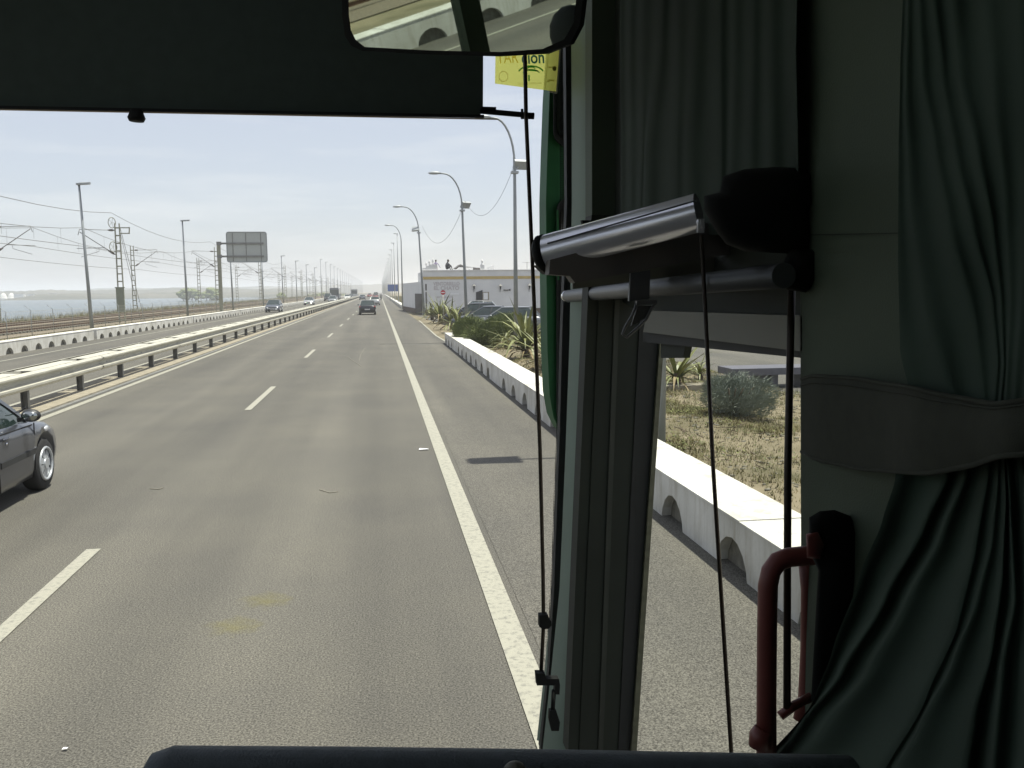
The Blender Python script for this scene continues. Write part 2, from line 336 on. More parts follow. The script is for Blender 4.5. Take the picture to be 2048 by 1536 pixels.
# ================================================================== SETTING
def sheet(name, x0, x1, y0, y1, z, m, sub=1, parent=None):
    b = MB(); b.add([(x0, y0, z), (x1, y0, z), (x1, y1, z), (x0, y1, z)], [(0, 1, 2, 3)])
    return b.build(name, m, parent, fixn=False, kind='structure')
FAR = 2600
b = MB(); b.lohi((-3000, -60, -4.2), (3000, 4600, -3.2)); b.build('seabed', 'land', kind='structure')
sheet('sea_water', -2900, -34, -50, 4500, -2.4, 'water')
# land body carrying road and railway, with a sloped bank to the water
b = MB()
prof = [(-36.5, -3.0), (-32.6, -.25), (-31.5, -.09), (-21.2, -.09), (-18.6, -.06), (-15.3, -.03), (2500, -.03), (2500, -3.1), (-36.5, -3.1)]
b.prism([(x, -50, z) for x, z in prof], (0, 4500, 0)); b.build('ground', 'scrub', kind='structure')
road = sheet('road', -6.75, 2.86, -40, FAR, 0.0, 'asphalt')
sheet('opposite_road', -14.7, -7.62, -40, FAR, 0.0, 'asphalt_far')
sheet('hard_shoulder', .985, 2.95, -40, FAR, .004, 'asphalt_shoulder')
sheet('car_park_apron', 2.95, 34, 16.5, 84.9, -.012, 'asphalt_far')
sheet('railway_bed', -31.4, -20.6, -40, FAR, -.05, 'ballast')
# sandy verge behind the right parapet, gently bumpy
def hgt(x, y): return .06 + .10 * math.sin(x * 1.3 + y * .35) * math.cos(y * .8 - x * .4) + .05 * math.sin(x * 3.1 + 1.7) * math.sin(y * 2.3)
def verge(u, v):
    y = -2 + v * 54; x0 = 3.35; xr = 9.3 if y < 15 else max(4.6, 9.3 - (y - 15) * .12)
    x = x0 + u * (xr - x0); e = min(1, u * 6, (1 - u) * 3, (1 - v) * 4)
    return (x, y, .02 + max(0, e) * (hgt(x, y) + .10))
MB().grid(verge, 24, 110).build('verge', 'sand', kind='structure')
def verge_h(x, y):
    xr = 9.3 if y < 15 else max(4.6, 9.3 - (y - 15) * .12); u = (x - 3.35) / (xr - 3.35); v = (y + 2) / 54
    e = min(1, u * 6, (1 - u) * 3, (1 - v) * 4); return .02 + max(0, e) * (hgt(x, y) + .10)
# sandy apron at the exit
b = MB(); b.add([(2.95, 40, .006), (3.9, 40, .006), (4.6, 52, .006), (3.4, 84, .006), (2.9, 88, .006)], [(0, 1, 2, 3, 4)]); b.build('sandy_apron', 'sand', fixn=False, kind='structure')
b = MB(); b.lohi((-7.66, -40, -.05), (-6.72, FAR, .05)); b.build('median_strip', 'concrete', kind='structure')
b = MB(); b.lohi((-6.74, -40, -.05), (-6.60, FAR, .018)); b.build('gutter', 'galv_dark', kind='structure')
# painted lines
def line(name, x0, x1, y0, y1, z=.008, label=None):
    return sheet(name, x0, x1, y0, y1, z, 'roadpaint')
line('edge_line', .745, .925, -20, 1600, .009)
line('edge_line', -6.50, -6.34, -20, 1600)
line('edge_line', -13.46, -13.34, -20, 1600)
line('edge_line', -7.92, -7.80, -20, 1600)
dm = MB(); dm.add([(-.065, -2.2, 0), (.065, -2.2, 0), (.065, 2.2, 0), (-.065, 2.2, 0)], [(0, 1, 2, 3)]); dme = dm.mesh('lane_dash', 'roadpaint', False)
for k in range(40):
    link('lane_dash', dme, None, (-2.68, 6.2 + 14.05 * k, .008), kind='structure')
for k in range(24):
    link('lane_dash', dme, None, (-10.75, 20.2 + 14.05 * k, .008), kind='structure')
# kerb painted line at the exit
b = MB()
ek = [G(838, 641), G(850, 652), G(860, 661), G(872, 672), G(892, 684)]
for p, q in zip(ek, ek[1:]): b.bar(p + Vector((0, 0, .012)), q + Vector((0, 0, .012)), .10, .02)
b.build('exit_edge_line', 'roadpaint', kind='structure')
# tar cracks in the asphalt
b = MB()
cr1 = [G(694, 713), G(706, 722), G(717, 729), G(722, 733)]; cr2 = [G(730, 696), G(722, 708), G(718, 722)]
for c in (cr1, cr2, [G(640, 980), G(660, 986), G(676, 984)], [G(300, 978), G(318, 979), G(326, 976)]):
    for p, q in zip(c, c[1:]): b.bar(p + Vector((0, 0, .002)), q + Vector((0, 0, .002)), .02, .012)
b.build('tar_crack', 'recess', kind='structure')

def reflectmat():  # yellow windscreen smudge and reflection, painted as a faint patch on the road
    m = bpy.data.materials.new('yellow_screen_reflection'); m.use_nodes = True; t = m.node_tree; t.nodes.clear(); n = t.nodes.new; l = t.links.new
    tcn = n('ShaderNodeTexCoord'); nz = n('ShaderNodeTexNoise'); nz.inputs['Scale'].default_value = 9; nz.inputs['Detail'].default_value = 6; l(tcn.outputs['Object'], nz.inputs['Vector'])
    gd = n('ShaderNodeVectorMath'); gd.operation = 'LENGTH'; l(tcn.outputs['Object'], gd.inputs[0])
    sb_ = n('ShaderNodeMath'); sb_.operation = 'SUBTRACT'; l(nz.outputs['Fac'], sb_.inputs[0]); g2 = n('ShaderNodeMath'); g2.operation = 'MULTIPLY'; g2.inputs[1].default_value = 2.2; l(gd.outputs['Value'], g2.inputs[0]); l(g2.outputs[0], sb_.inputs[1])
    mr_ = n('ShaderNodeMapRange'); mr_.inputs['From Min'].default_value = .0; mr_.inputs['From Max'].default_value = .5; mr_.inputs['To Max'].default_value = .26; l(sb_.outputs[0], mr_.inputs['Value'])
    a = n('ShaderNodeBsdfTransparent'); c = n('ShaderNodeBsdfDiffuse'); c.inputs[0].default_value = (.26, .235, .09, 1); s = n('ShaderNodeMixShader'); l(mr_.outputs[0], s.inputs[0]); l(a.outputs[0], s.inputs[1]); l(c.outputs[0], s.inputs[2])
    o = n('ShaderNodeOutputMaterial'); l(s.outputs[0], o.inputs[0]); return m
M['painted_reflection'] = reflectmat()
for px, py, lab in ((532, 1200, 'right one of two faint yellow windscreen reflections painted on the near lane'), (468, 1252, 'left one of two faint yellow windscreen reflections painted on the near lane')):
    o = MB().add([(.24 * math.cos(k * .449), .24 * math.sin(k * .449), 0) for k in range(14)], [tuple(range(14))]).build('screen_reflection_patch', 'painted_reflection', None, fixn=False, label=lab, cat='painted_reflection'); o.location = G(px, py, .004)
# tar-sealed joints and patches
M['tar'] = mat('tar_seal', (.05, .05, .048), .7, var=.3, scale=20)
for (y, x0, x1) in ((39.4, -.1, 2.8),):
    b = MB(); pts = [(x0 + (x1 - x0) * k / 10, y + .04 * math.sin(k * 1.9), .003) for k in range(11)]
    for p, q in zip(pts, pts[1:]): b.bar(p, q, .025, .008)
    b.build('tar_joint', 'tar', kind='structure')
# ================================================================== PARAPETS
def section(y0, y1, ht, th, first, arch_w=.64, arch_h=.29, side=1):
    """white wall with a row of arched drain openings along its foot; side=+1: open face looks to -X"""
    pl = [(y0, 0.0)]; y = first
    while y < y1 - .5:
        if y > y0 + .5:
            for k in range(9):
                a = math.pi * (1 - k / 8); pl.append((y + math.cos(a) * arch_w / 2, arch_h * math.sin(a) ** 1.15))
        y += 1.51
    pl += [(y1, 0.0), (y1, ht), (y0, ht)]
    A, B = MB(), MB()
    A.prism([(0, p, z) for p, z in pl], (side * .13, 0, 0))
    A.lohi((side * .131, y0, 0.0), (side * th, y1, ht))
    yy = y0; 
    while yy < y1 - .1:                                          # hand-levelled cap, a little uneven
        e = min(y1, yy + 3.1); A.lohi((-side * .012, yy + .004, ht), (side * (th + .01), e - .004, ht + .014 + random.random() * .012)); yy = e
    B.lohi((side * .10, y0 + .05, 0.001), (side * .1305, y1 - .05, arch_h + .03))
    return A, B
rp = empty('white_parapet', (2.85, 0, 0), 'low whitewashed parapet with arched drain holes along the right hard shoulder, nearest the bus', 'parapet')
ybr = [-14.8, -2.7, 9.4, 21.5, 33.6, 39.2]
for a, c in zip(ybr, ybr[1:]):
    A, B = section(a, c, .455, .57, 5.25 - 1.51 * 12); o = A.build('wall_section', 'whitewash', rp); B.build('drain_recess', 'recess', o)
rp2 = empty('white_parapet', (2.85, 0, 0), 'distant white parapet running on beyond the white roadside building', 'parapet')
y = 118.0
while y < 520:
    A, B = section(y, y + 24, .46, .57, y + .9); o = A.build('wall_section', 'whitewash', rp2); y += 24.05
lp = empty('white_parapet', (-14.62, 0, 0), 'low whitewashed parapet with arched drain holes between far carriageway and railway', 'parapet')
yb = [-48, -24, 0, 24.4, 48.0, 72.4, 96.6, 121, 145.4, 170, 194, 218, 243, 268, 300, 340, 400, 470, 560]
for a, c in zip(yb, yb[1:]):
    a2 = a + (.35 if a > 0 else .02)
    if c < 100: c2 = c - .12
    else: c2 = c - .1
    A, B = section(a2, c2, .50, .55, 37.4 - 1.51 * 60 if c < 60 else a2 + .85, .74, .27, -1)
    o = A.build('wall_section', 'whitewash', lp); B.build('drain_recess', 'recess', o)

# ================================================================== GUARDRAIL
gr = empty('guardrail', (-7.0, 0, 0), 'double galvanised crash barrier on steel posts down the concrete median', 'crash barrier')
def wbeam(side, x, y0, y1, dz=0):
    """side=+1 faces +X"""
    pr = [(0, .80), (.06, .795), (.105, .765), (.105, .735), (.012, .665), (.005, .60), (.095, .555), (.095, .515), (.05, .455), (0, .445)]
    pr = [(x + side * a, z + dz) for a, z in pr]; b = MB()
    n = len(pr); ys = [y0, y1]
    vs = [(px, yy, pz) for yy in ys for px, pz in pr] + [(px - side * .004, yy, pz) for yy in ys for px, pz in pr]
    fs = [(i, i + 1, n + i + 1, n + i) for i in range(n - 1)] + [(2 * n + i, 3 * n + i, 3 * n + i + 1, 2 * n + i + 1) for i in range(n - 1)]
    fs += [(0, n, 3 * n, 2 * n), (n - 1, 3 * n - 1 - 0 + n - n, 4 * n - 1, 2 * n - 1)][:1]
    b.add(vs, fs); return b
pp = MB(); pp.lohi((-.07, -.05, -.04), (-.062, .05, .74)); pp.lohi((.062, -.05, -.04), (.07, .05, .74)); pp.lohi((-.062, .042, -.04), (.062, .05, .74)); post_me = pp.mesh('post', 'galv_dark')
sp = MB(); sp.lohi((-.31, -.05, .56), (.13, .05, .72)); sp.bar((-.31, -.3, .80), (-.10, .1, .79), .05, .03); sp_me = sp.mesh('spacer', 'galv')
Y0 = 18.95 - 3.333 * 6
for k in range(4, 110):
    yy = Y0 + k * 3.333
    po = link('post', post_me, gr, (-.18, yy, 0))
    if k < 40: link('spacer', sp_me, gr, (-.18, yy, 0))
seg = 0; yy = -20
while yy < 420:
    step = 8.66 if yy < 120 else 40
    for sd2, x, dz in ((1, -.04, 0), (-1, -.50, .02)):
        wbeam(sd2, x, yy, yy + step + .1, dz).build('rail_beam', 'galv', gr, fixn=False)
    yy += step
bt = MB()
for k in range(60):
    y2 = Y0 + 1.66 + k * 3.333; bt.box((-.055, y2, .62), (.05, .05, .06)); bt.bar((-.06, y2 - .04, .60), (-.06, y2 - .01, .52), .02)
tag(bt.build('bolt_plates', 'galv_dark', gr), kind='stuff')
cv_me = MB().lohi((-.46, -1.42, .795), (-.09, 1.30, .80)).mesh('cover_plate', 'galv')
for k in range(4, 60): link('cover_plate', cv_me, gr, (0, Y0 + 1.66 + k * 3.333, 0))

# ================================================================== LAMPS
ORD = 'first second third fourth fifth sixth seventh eighth ninth tenth eleventh twelfth thirteenth fourteenth fifteenth sixteenth seventeenth eighteenth nineteenth twentieth'.split() + ['twenty-' + q for q in 'first second third fourth fifth sixth'.split()]
def nth(n): return ORD[n - 1]
def mk_straight(h, side):
    r = empty('street_lamp', (0, 0, 0), 'x', 'street lamp')
    MB().tube([(0, 0, 0), (0, 0, h * .5), (0, 0, h)], [.105, .08, .055], 10).build('pole', 'pole', r)
    MB().lohi((-.17, -.17, 0), (.17, .17, .04)).build('base_plate', 'galv_dark', r)
    b = MB(); s = side
    b.prism([(-s * .12, -.13, h), (s * .55, -.11, h + .03), (s * .60, -.07, h + .05), (s * .60, .07, h + .05), (s * .55, .11, h + .03), (-s * .12, .13, h)], (0, 0, .10))
    b.ell((s * .28, 0, h + .10), (.34, .12, .06), 10, 6); b.build('lamp_head', 'lamp_head', r)
    return r
def mk_curved(h, arm=1.75):
    r = empty('street_lamp', (0, 0, 0), 'x', 'street lamp')
    pts = [(0, 0, 0), (0, 0, h * .45), (0, 0, h - 2.1)]
    for k in range(1, 9):
        a = k / 8 * math.pi / 2; pts.append((-(arm - .25) * (1 - math.cos(a)), 0, h - 2.1 + 2.0 * math.sin(a)))
    pts.append((-arm, 0, h - .1))
    rs = [.11, .085, .065] + [.05] * 8 + [.035]
    MB().tube(pts, rs, 10).build('pole', 'pole', r)
    MB().lohi((-.19, -.19, 0), (.19, .19, .04)).build('base_plate', 'galv_dark', r)
    b = MB(); b.ell((-arm - .28, 0, h - .06), (.40, .15, .10), 14, 8); b.lohi((-arm - .58, -.11, h - .13), (-arm - .05, .11, h - .10)); b.build('lamp_head', 'lamp_head', r)
    return r
def floodlight(parent, h, rz):
    b = MB(); R = Euler((rad(38), 0, rz)).to_matrix()
    c = Vector((.28 * math.cos(rz), .28 * math.sin(rz), h)); b.box(c, (.62, .16, .42), R); b.bar((0, 0, h - .28), c, .06); b.lohi((-.16, -.16, h - .40), (.16, .16, h - .30))
    b.build('floodlight', 'lamp_head', parent)
ord_ = ['nearest', 'second', 'third', 'fourth', 'fifth', 'sixth', 'seventh', 'eighth', 'ninth', 'tenth']
GL = 'street lamps along the railway parapet'; GRt = 'straight street lamps in a row beyond the white building'
ls = mk_straight(8.38, 1); km = kmap_of(ls)
yl = [52.2, 77.9, 101.5, 127.6, 153.3, 178.6, 204, 229.5]
for i, y in enumerate(yl):
    c = ls if i == 0 else copytree(ls, km)
    nm = ['nearest and leftmost tall grey street lamp by the railway parapet', 'second street lamp of the left row, between tall lattice masts left of the grey sign',
          'street lamp of the left row whose top is hidden behind the big grey sign back', 'left-row street lamp right of the grey sign, beside a lattice mast',
          'fifth street lamp of the left row, above the oncoming dark car', 'sixth street lamp of the left row, standing past the dark oncoming car',
          'seventh street lamp of the left row, above the second oncoming car', 'eighth street lamp of the left row, above the oncoming grey cars'][i]
    put(c, (-16.0 - (.15 if i else 0), y, -.04), 0, nm, GL); c.rotation_euler = (0, -rad([1.6, .5, .8, .2, .4, .1, .3, 0][i]), 0)
ls2 = mk_straight(11.4, 1); km2 = kmap_of(ls2)
for i in range(26):
    c = ls2 if i == 0 else copytree(ls2, km2)
    put(c, (-16.2, 254 + i * 25.2, -.04), 0, (nth(9 + i) + ' street lamp of the left row counted from the nearest, fading in haze') if i < 14 else 'very far street lamp of the left row, lost in haze', 'far street lamps of the left row')
ls3 = mk_straight(11.95, -1); km3 = kmap_of(ls3)
for i in range(30):
    c = ls3 if i == 0 else copytree(ls3, km3)
    lab = {0: 'nearest straight street lamp, just left of the white annex wall', 1: 'second straight street lamp of the right row, beside the blue sign',
           2: 'third straight street lamp of the right row, in front of the blue sign', }.get(i, (nth(i + 1) + ' straight street lamp of the right row counted from the nearest') if i < 14 else 'very far straight street lamp of the right row, lost in haze')
    put(c, (3.15 + (.0 if i else .1), 152 + i * 29.5, 0), 0, lab, 'far street lamps of the right row' if i > 2 else GRt)
RL = [((6.1, 39.3), 10.0, 'nearest curved street lamp in view with a big pale floodlight, in the planted verge', 0.2),
      ((5.44, 55.4), 9.7, 'second curved street lamp with small floodlight, standing among the parked cars', .55),
      ((3.92, 78.5), 9.85, 'third curved street lamp, leaning, at the corner of the white building', 2.9),
      ((2.88, 112.0), 10.6, 'fourth and farthest curved street lamp, left of the white annex', None)]
for i, ((x, y), h, lab, fl) in enumerate(RL):
    c = mk_curved(h, (1.15, 1.35, 1.45, 1.35)[i]); put(c, (x, y, 0), 0, lab, 'curved street lamps beside the white building')
    if i == 2: c.rotation_euler = (0, -rad(2.6), 0)
    if i == 1: c.rotation_euler = (0, -rad(1.4), 0)
    if fl is not None: floodlight(c, h * .79, fl)
ls0 = mk_straight(8.6, -1); [setattr(q, 'scale', (1.0, 1.9, 1) if q.name.startswith('lamp_head') else (.55, .55, 1)) for q in kids(ls0) if not q.name.startswith('base')]; put(ls0, (3.92, 11.85, 0), 0, 'street lamp hidden by the bus pillar, its oval shadow on the shoulder')
# slack cable between the floodlights
def cable(name, p, q, sag, r=.02, n=14, parent=None, m='black_iron', **kw):
    p, q = Vector(p), Vector(q); pts = []
    for k in range(n + 1):
        t = k / n; v = p.lerp(q, t); v.z -= sag * 4 * t * (1 - t); pts.append(v)
    return MB().tube(pts, r, 4, False).build(name, m, parent, **kw)
cable('slack_cable', (6.1, 39.3, 7.9), (5.45, 55.4, 7.9), 1.5, .009, label='thin slack cable hanging between the first two curved lamps', cat='cable')
cable('slack_cable', (5.45, 55.4, 7.9), (3.9, 78.5, 8.0), 2.0, .011, label='thin slack cable hanging between the second and third curved lamps', cat='cable')

# ================================================================== RAILWAY
tr = empty('railway_track', (-23.3, 0, 0), 'near railway track on brown ballast behind the left parapet', 'railway track')
tr2 = empty('railway_track', (-27.6, 0, 0), 'far railway track nearer the water', 'railway track')
for t_ in (tr, tr2):
    for s in (-.84, .84):
        b = MB(); b.lohi((s - .07, -38, .06), (s + .07, 900, .075)); b.lohi((s - .012, -38, .075), (s + .012, 900, .17)); b.cur = 1; b.lohi((s - .036, -38, .17), (s + .036, 900, .21)); b.build('rail', ['rail', 'rail_top'], t_)
sl_me = MB().lohi((-1.25, -.13, -.06), (1.25, .13, .06)).mesh('sleeper', 'recess')
b1, b2 = MB(), MB()
for k in range(300):
    yy = 20 + k * .6
    link('sleeper', sl_me, tr, (0, yy, 0)) if k < 260 else None
mastN = MB()
GM1 = 'catenary masts on the road side of the railway'; GM2 = 'catenary masts on the water side of the railway'
def mast(side, h, big=False):
    """side=+1: arm reaches +X ; -1: arm reaches -X"""
    r = empty('catenary_mast', (0, 0, 0), 'x', 'catenary mast')
    w0, w1 = (.46, .34); n = int(h / .62)
    A = MB()
    for sx in (-1, 1):
        A.bar((sx * w0 / 2, 0, 0), (sx * w1 / 2, 0, h), .07, .16)
    A.build('mast_leg', 'galvlat', r)
    me = MB().lohi((-.5, -.085, -.05), (.5, .085, .05)).mesh('batten', 'galvlat')
    for k in range(n):
        z = .3 + k * .62; wv = w0 + (w1 - w0) * z / h
        o = link('batten', me, r, (0, 0, z)); o.scale = (wv + .02, 1, 1)
    b = MB(); s = side
    b.tube([(s * .2, 0, h - .55), (s * 2.9, 0, h - .48)], .028, 6); b.tube([(s * .2, 0, h - 2.55), (s * 2.9, 0, h - .7)], .035, 6)
    b.tube([(s * 2.9, 0, h - .45), (s * 3.05, 0, h - .95)], .025, 6); b.tube([(s * 1.1, 0, h - 1.95), (s * 3.2, 0, h - 2.02)], .025, 6)
    b.tube([(s * 1.5, 0, h - 2.0), (s * 1.5, 0, h - 2.25), (s * 2.9, 0, h - 2.7)], .02, 6); b.build('cantilever_arm', 'galv_dark', r)
    for z0, z1, xa in ((h - .55, h - .54, .25), (h - 2.5, h - 2.2, .3)):
        pts = [(s * xa, 0, z0), (s * (xa + .14), 0, z0 + (z1 - z0) * .3), (s * (xa + .3), 0, z0 + (z1 - z0) * .7), (s * (xa + .5), 0, z1)]
        MB().tube(pts, [.04, .09, .09, .04], 8).build('insulator', 'housing', r)
    if big:
        for z in (h + .05, h - 1.9):
            b = MB(); R_ = .42
            ring = [(-.32 + .0, R_ * math.cos(a) * .75, z + R_ * math.sin(a)) for a in [2 * math.pi * k / 20 for k in range(21)]]
            ring = [(-.36 + math.cos(a) * R_ * .55, -.1 + .2 * math.cos(a), z + R_ * math.sin(a)) for a in [2 * math.pi * k / 20 for k in range(21)]]
            b.tube(ring, .03, 6, False)
            for k in range(0, 20, 4): b.bar((-.36, -.1, z), ring[k], .02)
            b.build('tension_wheel', 'galvlat', r)
        b = MB(); b.lohi((-.30, -.32, .9), (.30, -.12, 2.9)); b.lohi((-.36, -.34, 2.86), (.36, -.10, 2.94)); b.build('counterweight_box', 'boxgreen', r)
        b = MB(); b.bar((.2, 0, h - .8), (.95, 0, h - .8), .08); b.bar((.2, 0, h - .35), (.95, 0, h - .35), .08); b.bar((.9, 0, h - .85), (.95, 0, h - .3), .08); b.build('bracket', 'galvlat', r)
        b = MB(); b.bar((.15, 0, h), (1.5, 1.0, 0.1), .03); b.bar((.15, 0, h - .4), (1.2, 1.0, .1), .03); b.build('stay_wire', 'galv_dark', r)
    return r
M['galvlat'] = mat('lattice_mast_steel', (.26, .26, .20), .6, .25, var=.15)
M['boxgreen'] = mat('green_grey_weight_box', (.20, .22, .17), .7, .1, var=.1)
m0 = mast(-1, 8.1, True); put(m0, (-21.0, 76.3, -.05), 0, 'big lattice catenary mast with two tension wheels and a grey box, nearest of all', GM1)
m1 = mast(-1, 8.3); k1 = kmap_of(m1); labs = ['lattice catenary mast hidden behind the pole of the grey sign', 'lattice catenary mast just below the right corner of the grey sign', 'road-side lattice mast beside the fifth left street lamp']
for i in range(14):
    c = m1 if i == 0 else copytree(m1, k1)
    put(c, (-20.9, 119.5 + 42.2 * i, -.05), 0, labs[i] if i < 3 else nth(i + 2) + ' road-side lattice catenary mast counted from the one with wheels', GM1 if i < 3 else 'far road-side catenary masts')
m2 = mast(1, 8.3); k2 = kmap_of(m2); labs2 = ['catenary mast at the left picture edge, its arm reaching in from the left', 'water-side catenary mast just right of the big mast with tension wheels', 'pale water-side catenary mast left of the grey sign pole', 'pale water-side catenary mast right below the grey sign']
for i in range(12):
    c = m2 if i == 0 else copytree(m2, k2)
    put(c, (-30.2, 75.4 + 40.1 * i, -.05), 0, labs2[i] if i < 4 else nth(i + 1) + ' water-side lattice catenary mast counted from the left edge', GM2 if i < 4 else 'far water-side catenary masts')
wires = [(-21.4, 8.9, 'topmost overhead wire, running from the upper left down to the big mast'), (-23.6, 7.7, 'upper contact line wire over the near railway track'), (-23.6, 6.2, 'lower contact line wire over the near railway track'),
         (-27.4, 7.7, 'upper contact line wire over the far railway track'), (-27.4, 6.2, 'lower contact line wire over the far railway track'), (-30.3, 5.4, 'low thin wire carried by the water-side masts')]
for wx, wz, lab in wires:
    b = MB(); ys = [-9, 34] + [76.3 + 42.4 * k for k in range(14)]
    for a, c in zip(ys, ys[1:]):
        sg = .9 if wz > 7 else .15
        pts = []
        for k in range(9):
            t = k / 8; pts.append((wx, a + (c - a) * t, wz - sg * 4 * t * (1 - t)))
        b.tube(pts, .02, 4, False)
        if wz in (7.7,):
            for k in range(1, 8): b.bar(pts[k], (wx, pts[k][1], 6.2), .012)
    b.build('overhead_wire', 'galv_dark', None, label=lab, cat='wire', group='overhead railway wires')
# fence
fe = empty('railway_fence', (-18.0, 0, 0), 'thin wire fence with bent-topped posts between left parapet and railway', 'fence')
fb = MB(); fb.tube([(0, 0, 0), (0, 0, 1.62), (-.28, .0, 1.86)], .019, 6); fme = fb.mesh('fence_post', 'pole')
fme2 = MB().tube([(0, 0, 0), (0, 0, 1.62)], .02, 4).mesh('fence_post', 'galv')
for k in range(70): link('fence_post', fme if k % 1 == 0 else fme2, fe, (0, 33.4 + 3.12 * k, -.08))
b = MB()
for z in (.1, .3, .5, .7, .9, 1.1, 1.3, 1.5): b.bar((0, 10, z), (0, 255, z), .007)
for k in range(700): b.bar((0, 30 + k * .32, .05), (0, 30 + k * .32, 1.55), .006)
tag(b.build('wire_mesh', 'galv', fe), kind='stuff')

# ================================================================== BIG GREY SIGN
sg = empty('road_sign', (-16.6, 89.5, 0), 'large blank grey back of a motorway sign hung from a tall post on the left', 'road sign')
def S(px, py): return P(px, py, 89.5) - Vector((-16.6, 89.5, 0))
b = MB(); a, c = S(434, 484), S(440, 636); b.lohi((a.x - .02, -.14, 0), (a.x + .30, .14, a.z)); b.build('post', 'galvlat', sg)
q0, q1 = S(452, 464), S(535, 524); b = MB(); rr = .22; pts = []
for (cx_, cz_, a0) in ((q1.x - rr, q0.z - rr, 0), (q0.x + rr, q0.z - rr, 90), (q0.x + rr, q1.z + rr, 180), (q1.x - rr, q1.z + rr, 270)):
    for k in range(5): an = rad(a0 + k * 22.5); pts.append((cx_ + rr * math.cos(an), 0.05, cz_ + rr * math.sin(an)))
b.prism(pts, (0, .08, 0)); b.build('sign_panel', 'signgrey', sg)
b = MB()
for k in range(len(pts)): b.bar(Vector(pts[k]) + Vector((0, -.02, 0)), Vector(pts[(k + 1) % len(pts)]) + Vector((0, -.02, 0)), .06, .07)
b.build('sign_rim', 'pole', sg)
for fx in (.15, .48, .85):
    x = q0.x + (q1.x - q0.x) * fx; b = MB(); b.lohi((x - .03, 0, q1.z + .08), (x + .03, .045, q0.z - .08)); b.build('stiffener', 'galv_dark', sg)
for pz in (487, 513):
    z = S(440, pz).z; b = MB(); b.lohi((a.x + .30, -.07, z - .09), (q1.x - .3, -.01, z + .09)); b.lohi((a.x - .04, -.17, z - .17), (a.x + .42, -.10, z + .17)); b.build('bracket', 'galv_dark', sg)
# blue sign
bs = empty('blue_direction_sign', (5.2, 205, 0), 'blue rectangular road sign on two posts beyond the white building', 'road sign')
def S2(px, py): return P(px, py, 205) - Vector((5.2, 205, 0))
q0, q1 = S2(775, 569), S2(797.5, 582.5)
MB().lohi((q0.x, 0, q1.z), (q1.x, .08, q0.z)).build('sign_panel', 'signblue', bs)
for x in (q0.x + .5, q1.x - .5): MB().lohi((x - .05, .08, -.1), (x + .05, .18, q0.z - .1)).build('post', 'galv_dark', bs)

# ================================================================== DISTANT LAND
random.seed(11)
def ridge(name, x0, x1, y, h0, h1, seedn, lab, m='land', parent=None):
    random.seed(seedn); b = MB(); n = 150; ph = [random.random() * 6 for _ in range(8)]
    def H(u): return h0 + (h1 - h0) * (.5 + .22 * math.sin(u * 9 + ph[0]) + .16 * math.sin(u * 23 + ph[1]) + .12 * math.sin(u * 61 + ph[2])) + .5 * abs(math.sin(u * 190 + ph[3])) + random.random() * .9
    hs = [H(i / n) for i in range(n + 1)]
    prof = [(0, 0.0), (.12, .35), (.3, .75), (.5, 1.0), (1, .6)]
    def fn(u, v):
        i = round(u * n); j = round(v * 4); dy, k = prof[j]
        e = min(1, u * 14, (1 - u) * 14)
        return (x0 + (x1 - x0) * u, y + dy * 160 + 30 * math.sin(u * 7 + ph[4]), -2.6 + max(0.02, e) * (hs[i] + 2.6) * k)
    b.grid(fn, n, 4); return b.build(name, m, parent, kind='structure')
ridge('far_shore_hill', -760, -60, 1080, 4.5, 8.5, 3, '')
ridge('far_shore_hill', -330, -20, 820, 1.2, 2.6, 5, '')
ridge('far_shore_hill', -700, 700, 1900, 12, 18, 9, '')
random.seed(4)
def treeclump(px0, px1, Y, ht, lab, m='shrub', base=-1.8, grp=None):
    a, c = P(px0, 588, Y), P(px1, 588, Y); r = empty('far_tree', ((a.x + c.x) / 2, Y, base), lab, 'tree', grp)
    b = MB(); w_ = (c.x - a.x) / 2
    for k in range(70):
        x = random.uniform(-1, 1) * w_ * .92; s = random.uniform(.08, .20) * ht * 1.3
        z = ht * (.18 + .80 * random.random() ** .7 * (1 - .45 * (x / w_) ** 2)); b.ell((x, random.uniform(-3, 3), z - s * .5), (s * 1.3, s, s * .8), 7, 5)
    for v in range(len(b.v)):
        p = b.v[v]; b.v[v] = (p[0] + random.gauss(0, .15), p[1], p[2] + random.gauss(0, .18))
    b.build('crown', m, r)
    b = MB()
    for x in (-.6, -.2, .3, .65): b.tube([(x * w_, 0, -1), (x * w_ * .95, 0, ht * .6)], [.35, .2], 6)
    b.build('trunk', 'stem', r)
treeclump(359, 397, 560, 7.2, 'clump of broad flat-topped trees on the far shore left of the sign pole', grp='flat-topped trees on the far shore')
treeclump(407, 437, 560, 7.4, 'clump of flat-topped trees on the far shore touching the sign pole', grp='flat-topped trees on the far shore')
treeclump(556, 569, 420, 4.0, 'small bushy tree on the bank beside a far street lamp')
treeclump(612, 690, 520, 3.4, 'long low line of bushes on the bank under the far lamps')
for i, (px, lab) in enumerate(((7, 'white domed tank at the water edge, left one of the pair'), (23, 'white domed tank at the water edge, right one of the pair'))):
    r = empty('domed_tank', P(px, 594, 1040) * 1, lab, 'storage tank', 'white domed tanks on the far shore'); r.location.z = -2.3
    MB().ell((0, 0, 0), (3.6, 3.6, 6.6), 16, 8).build('dome', 'far_white', r); MB().tube([(0, 0, -.5), (0, 0, 1.6)], 3.9, 16).build('tank_wall', 'far_white', r)
    MB().tube([(0, 0, 6.4), (0, 0, 7.2)], .5, 8).build('roof_vent', 'galv', r)
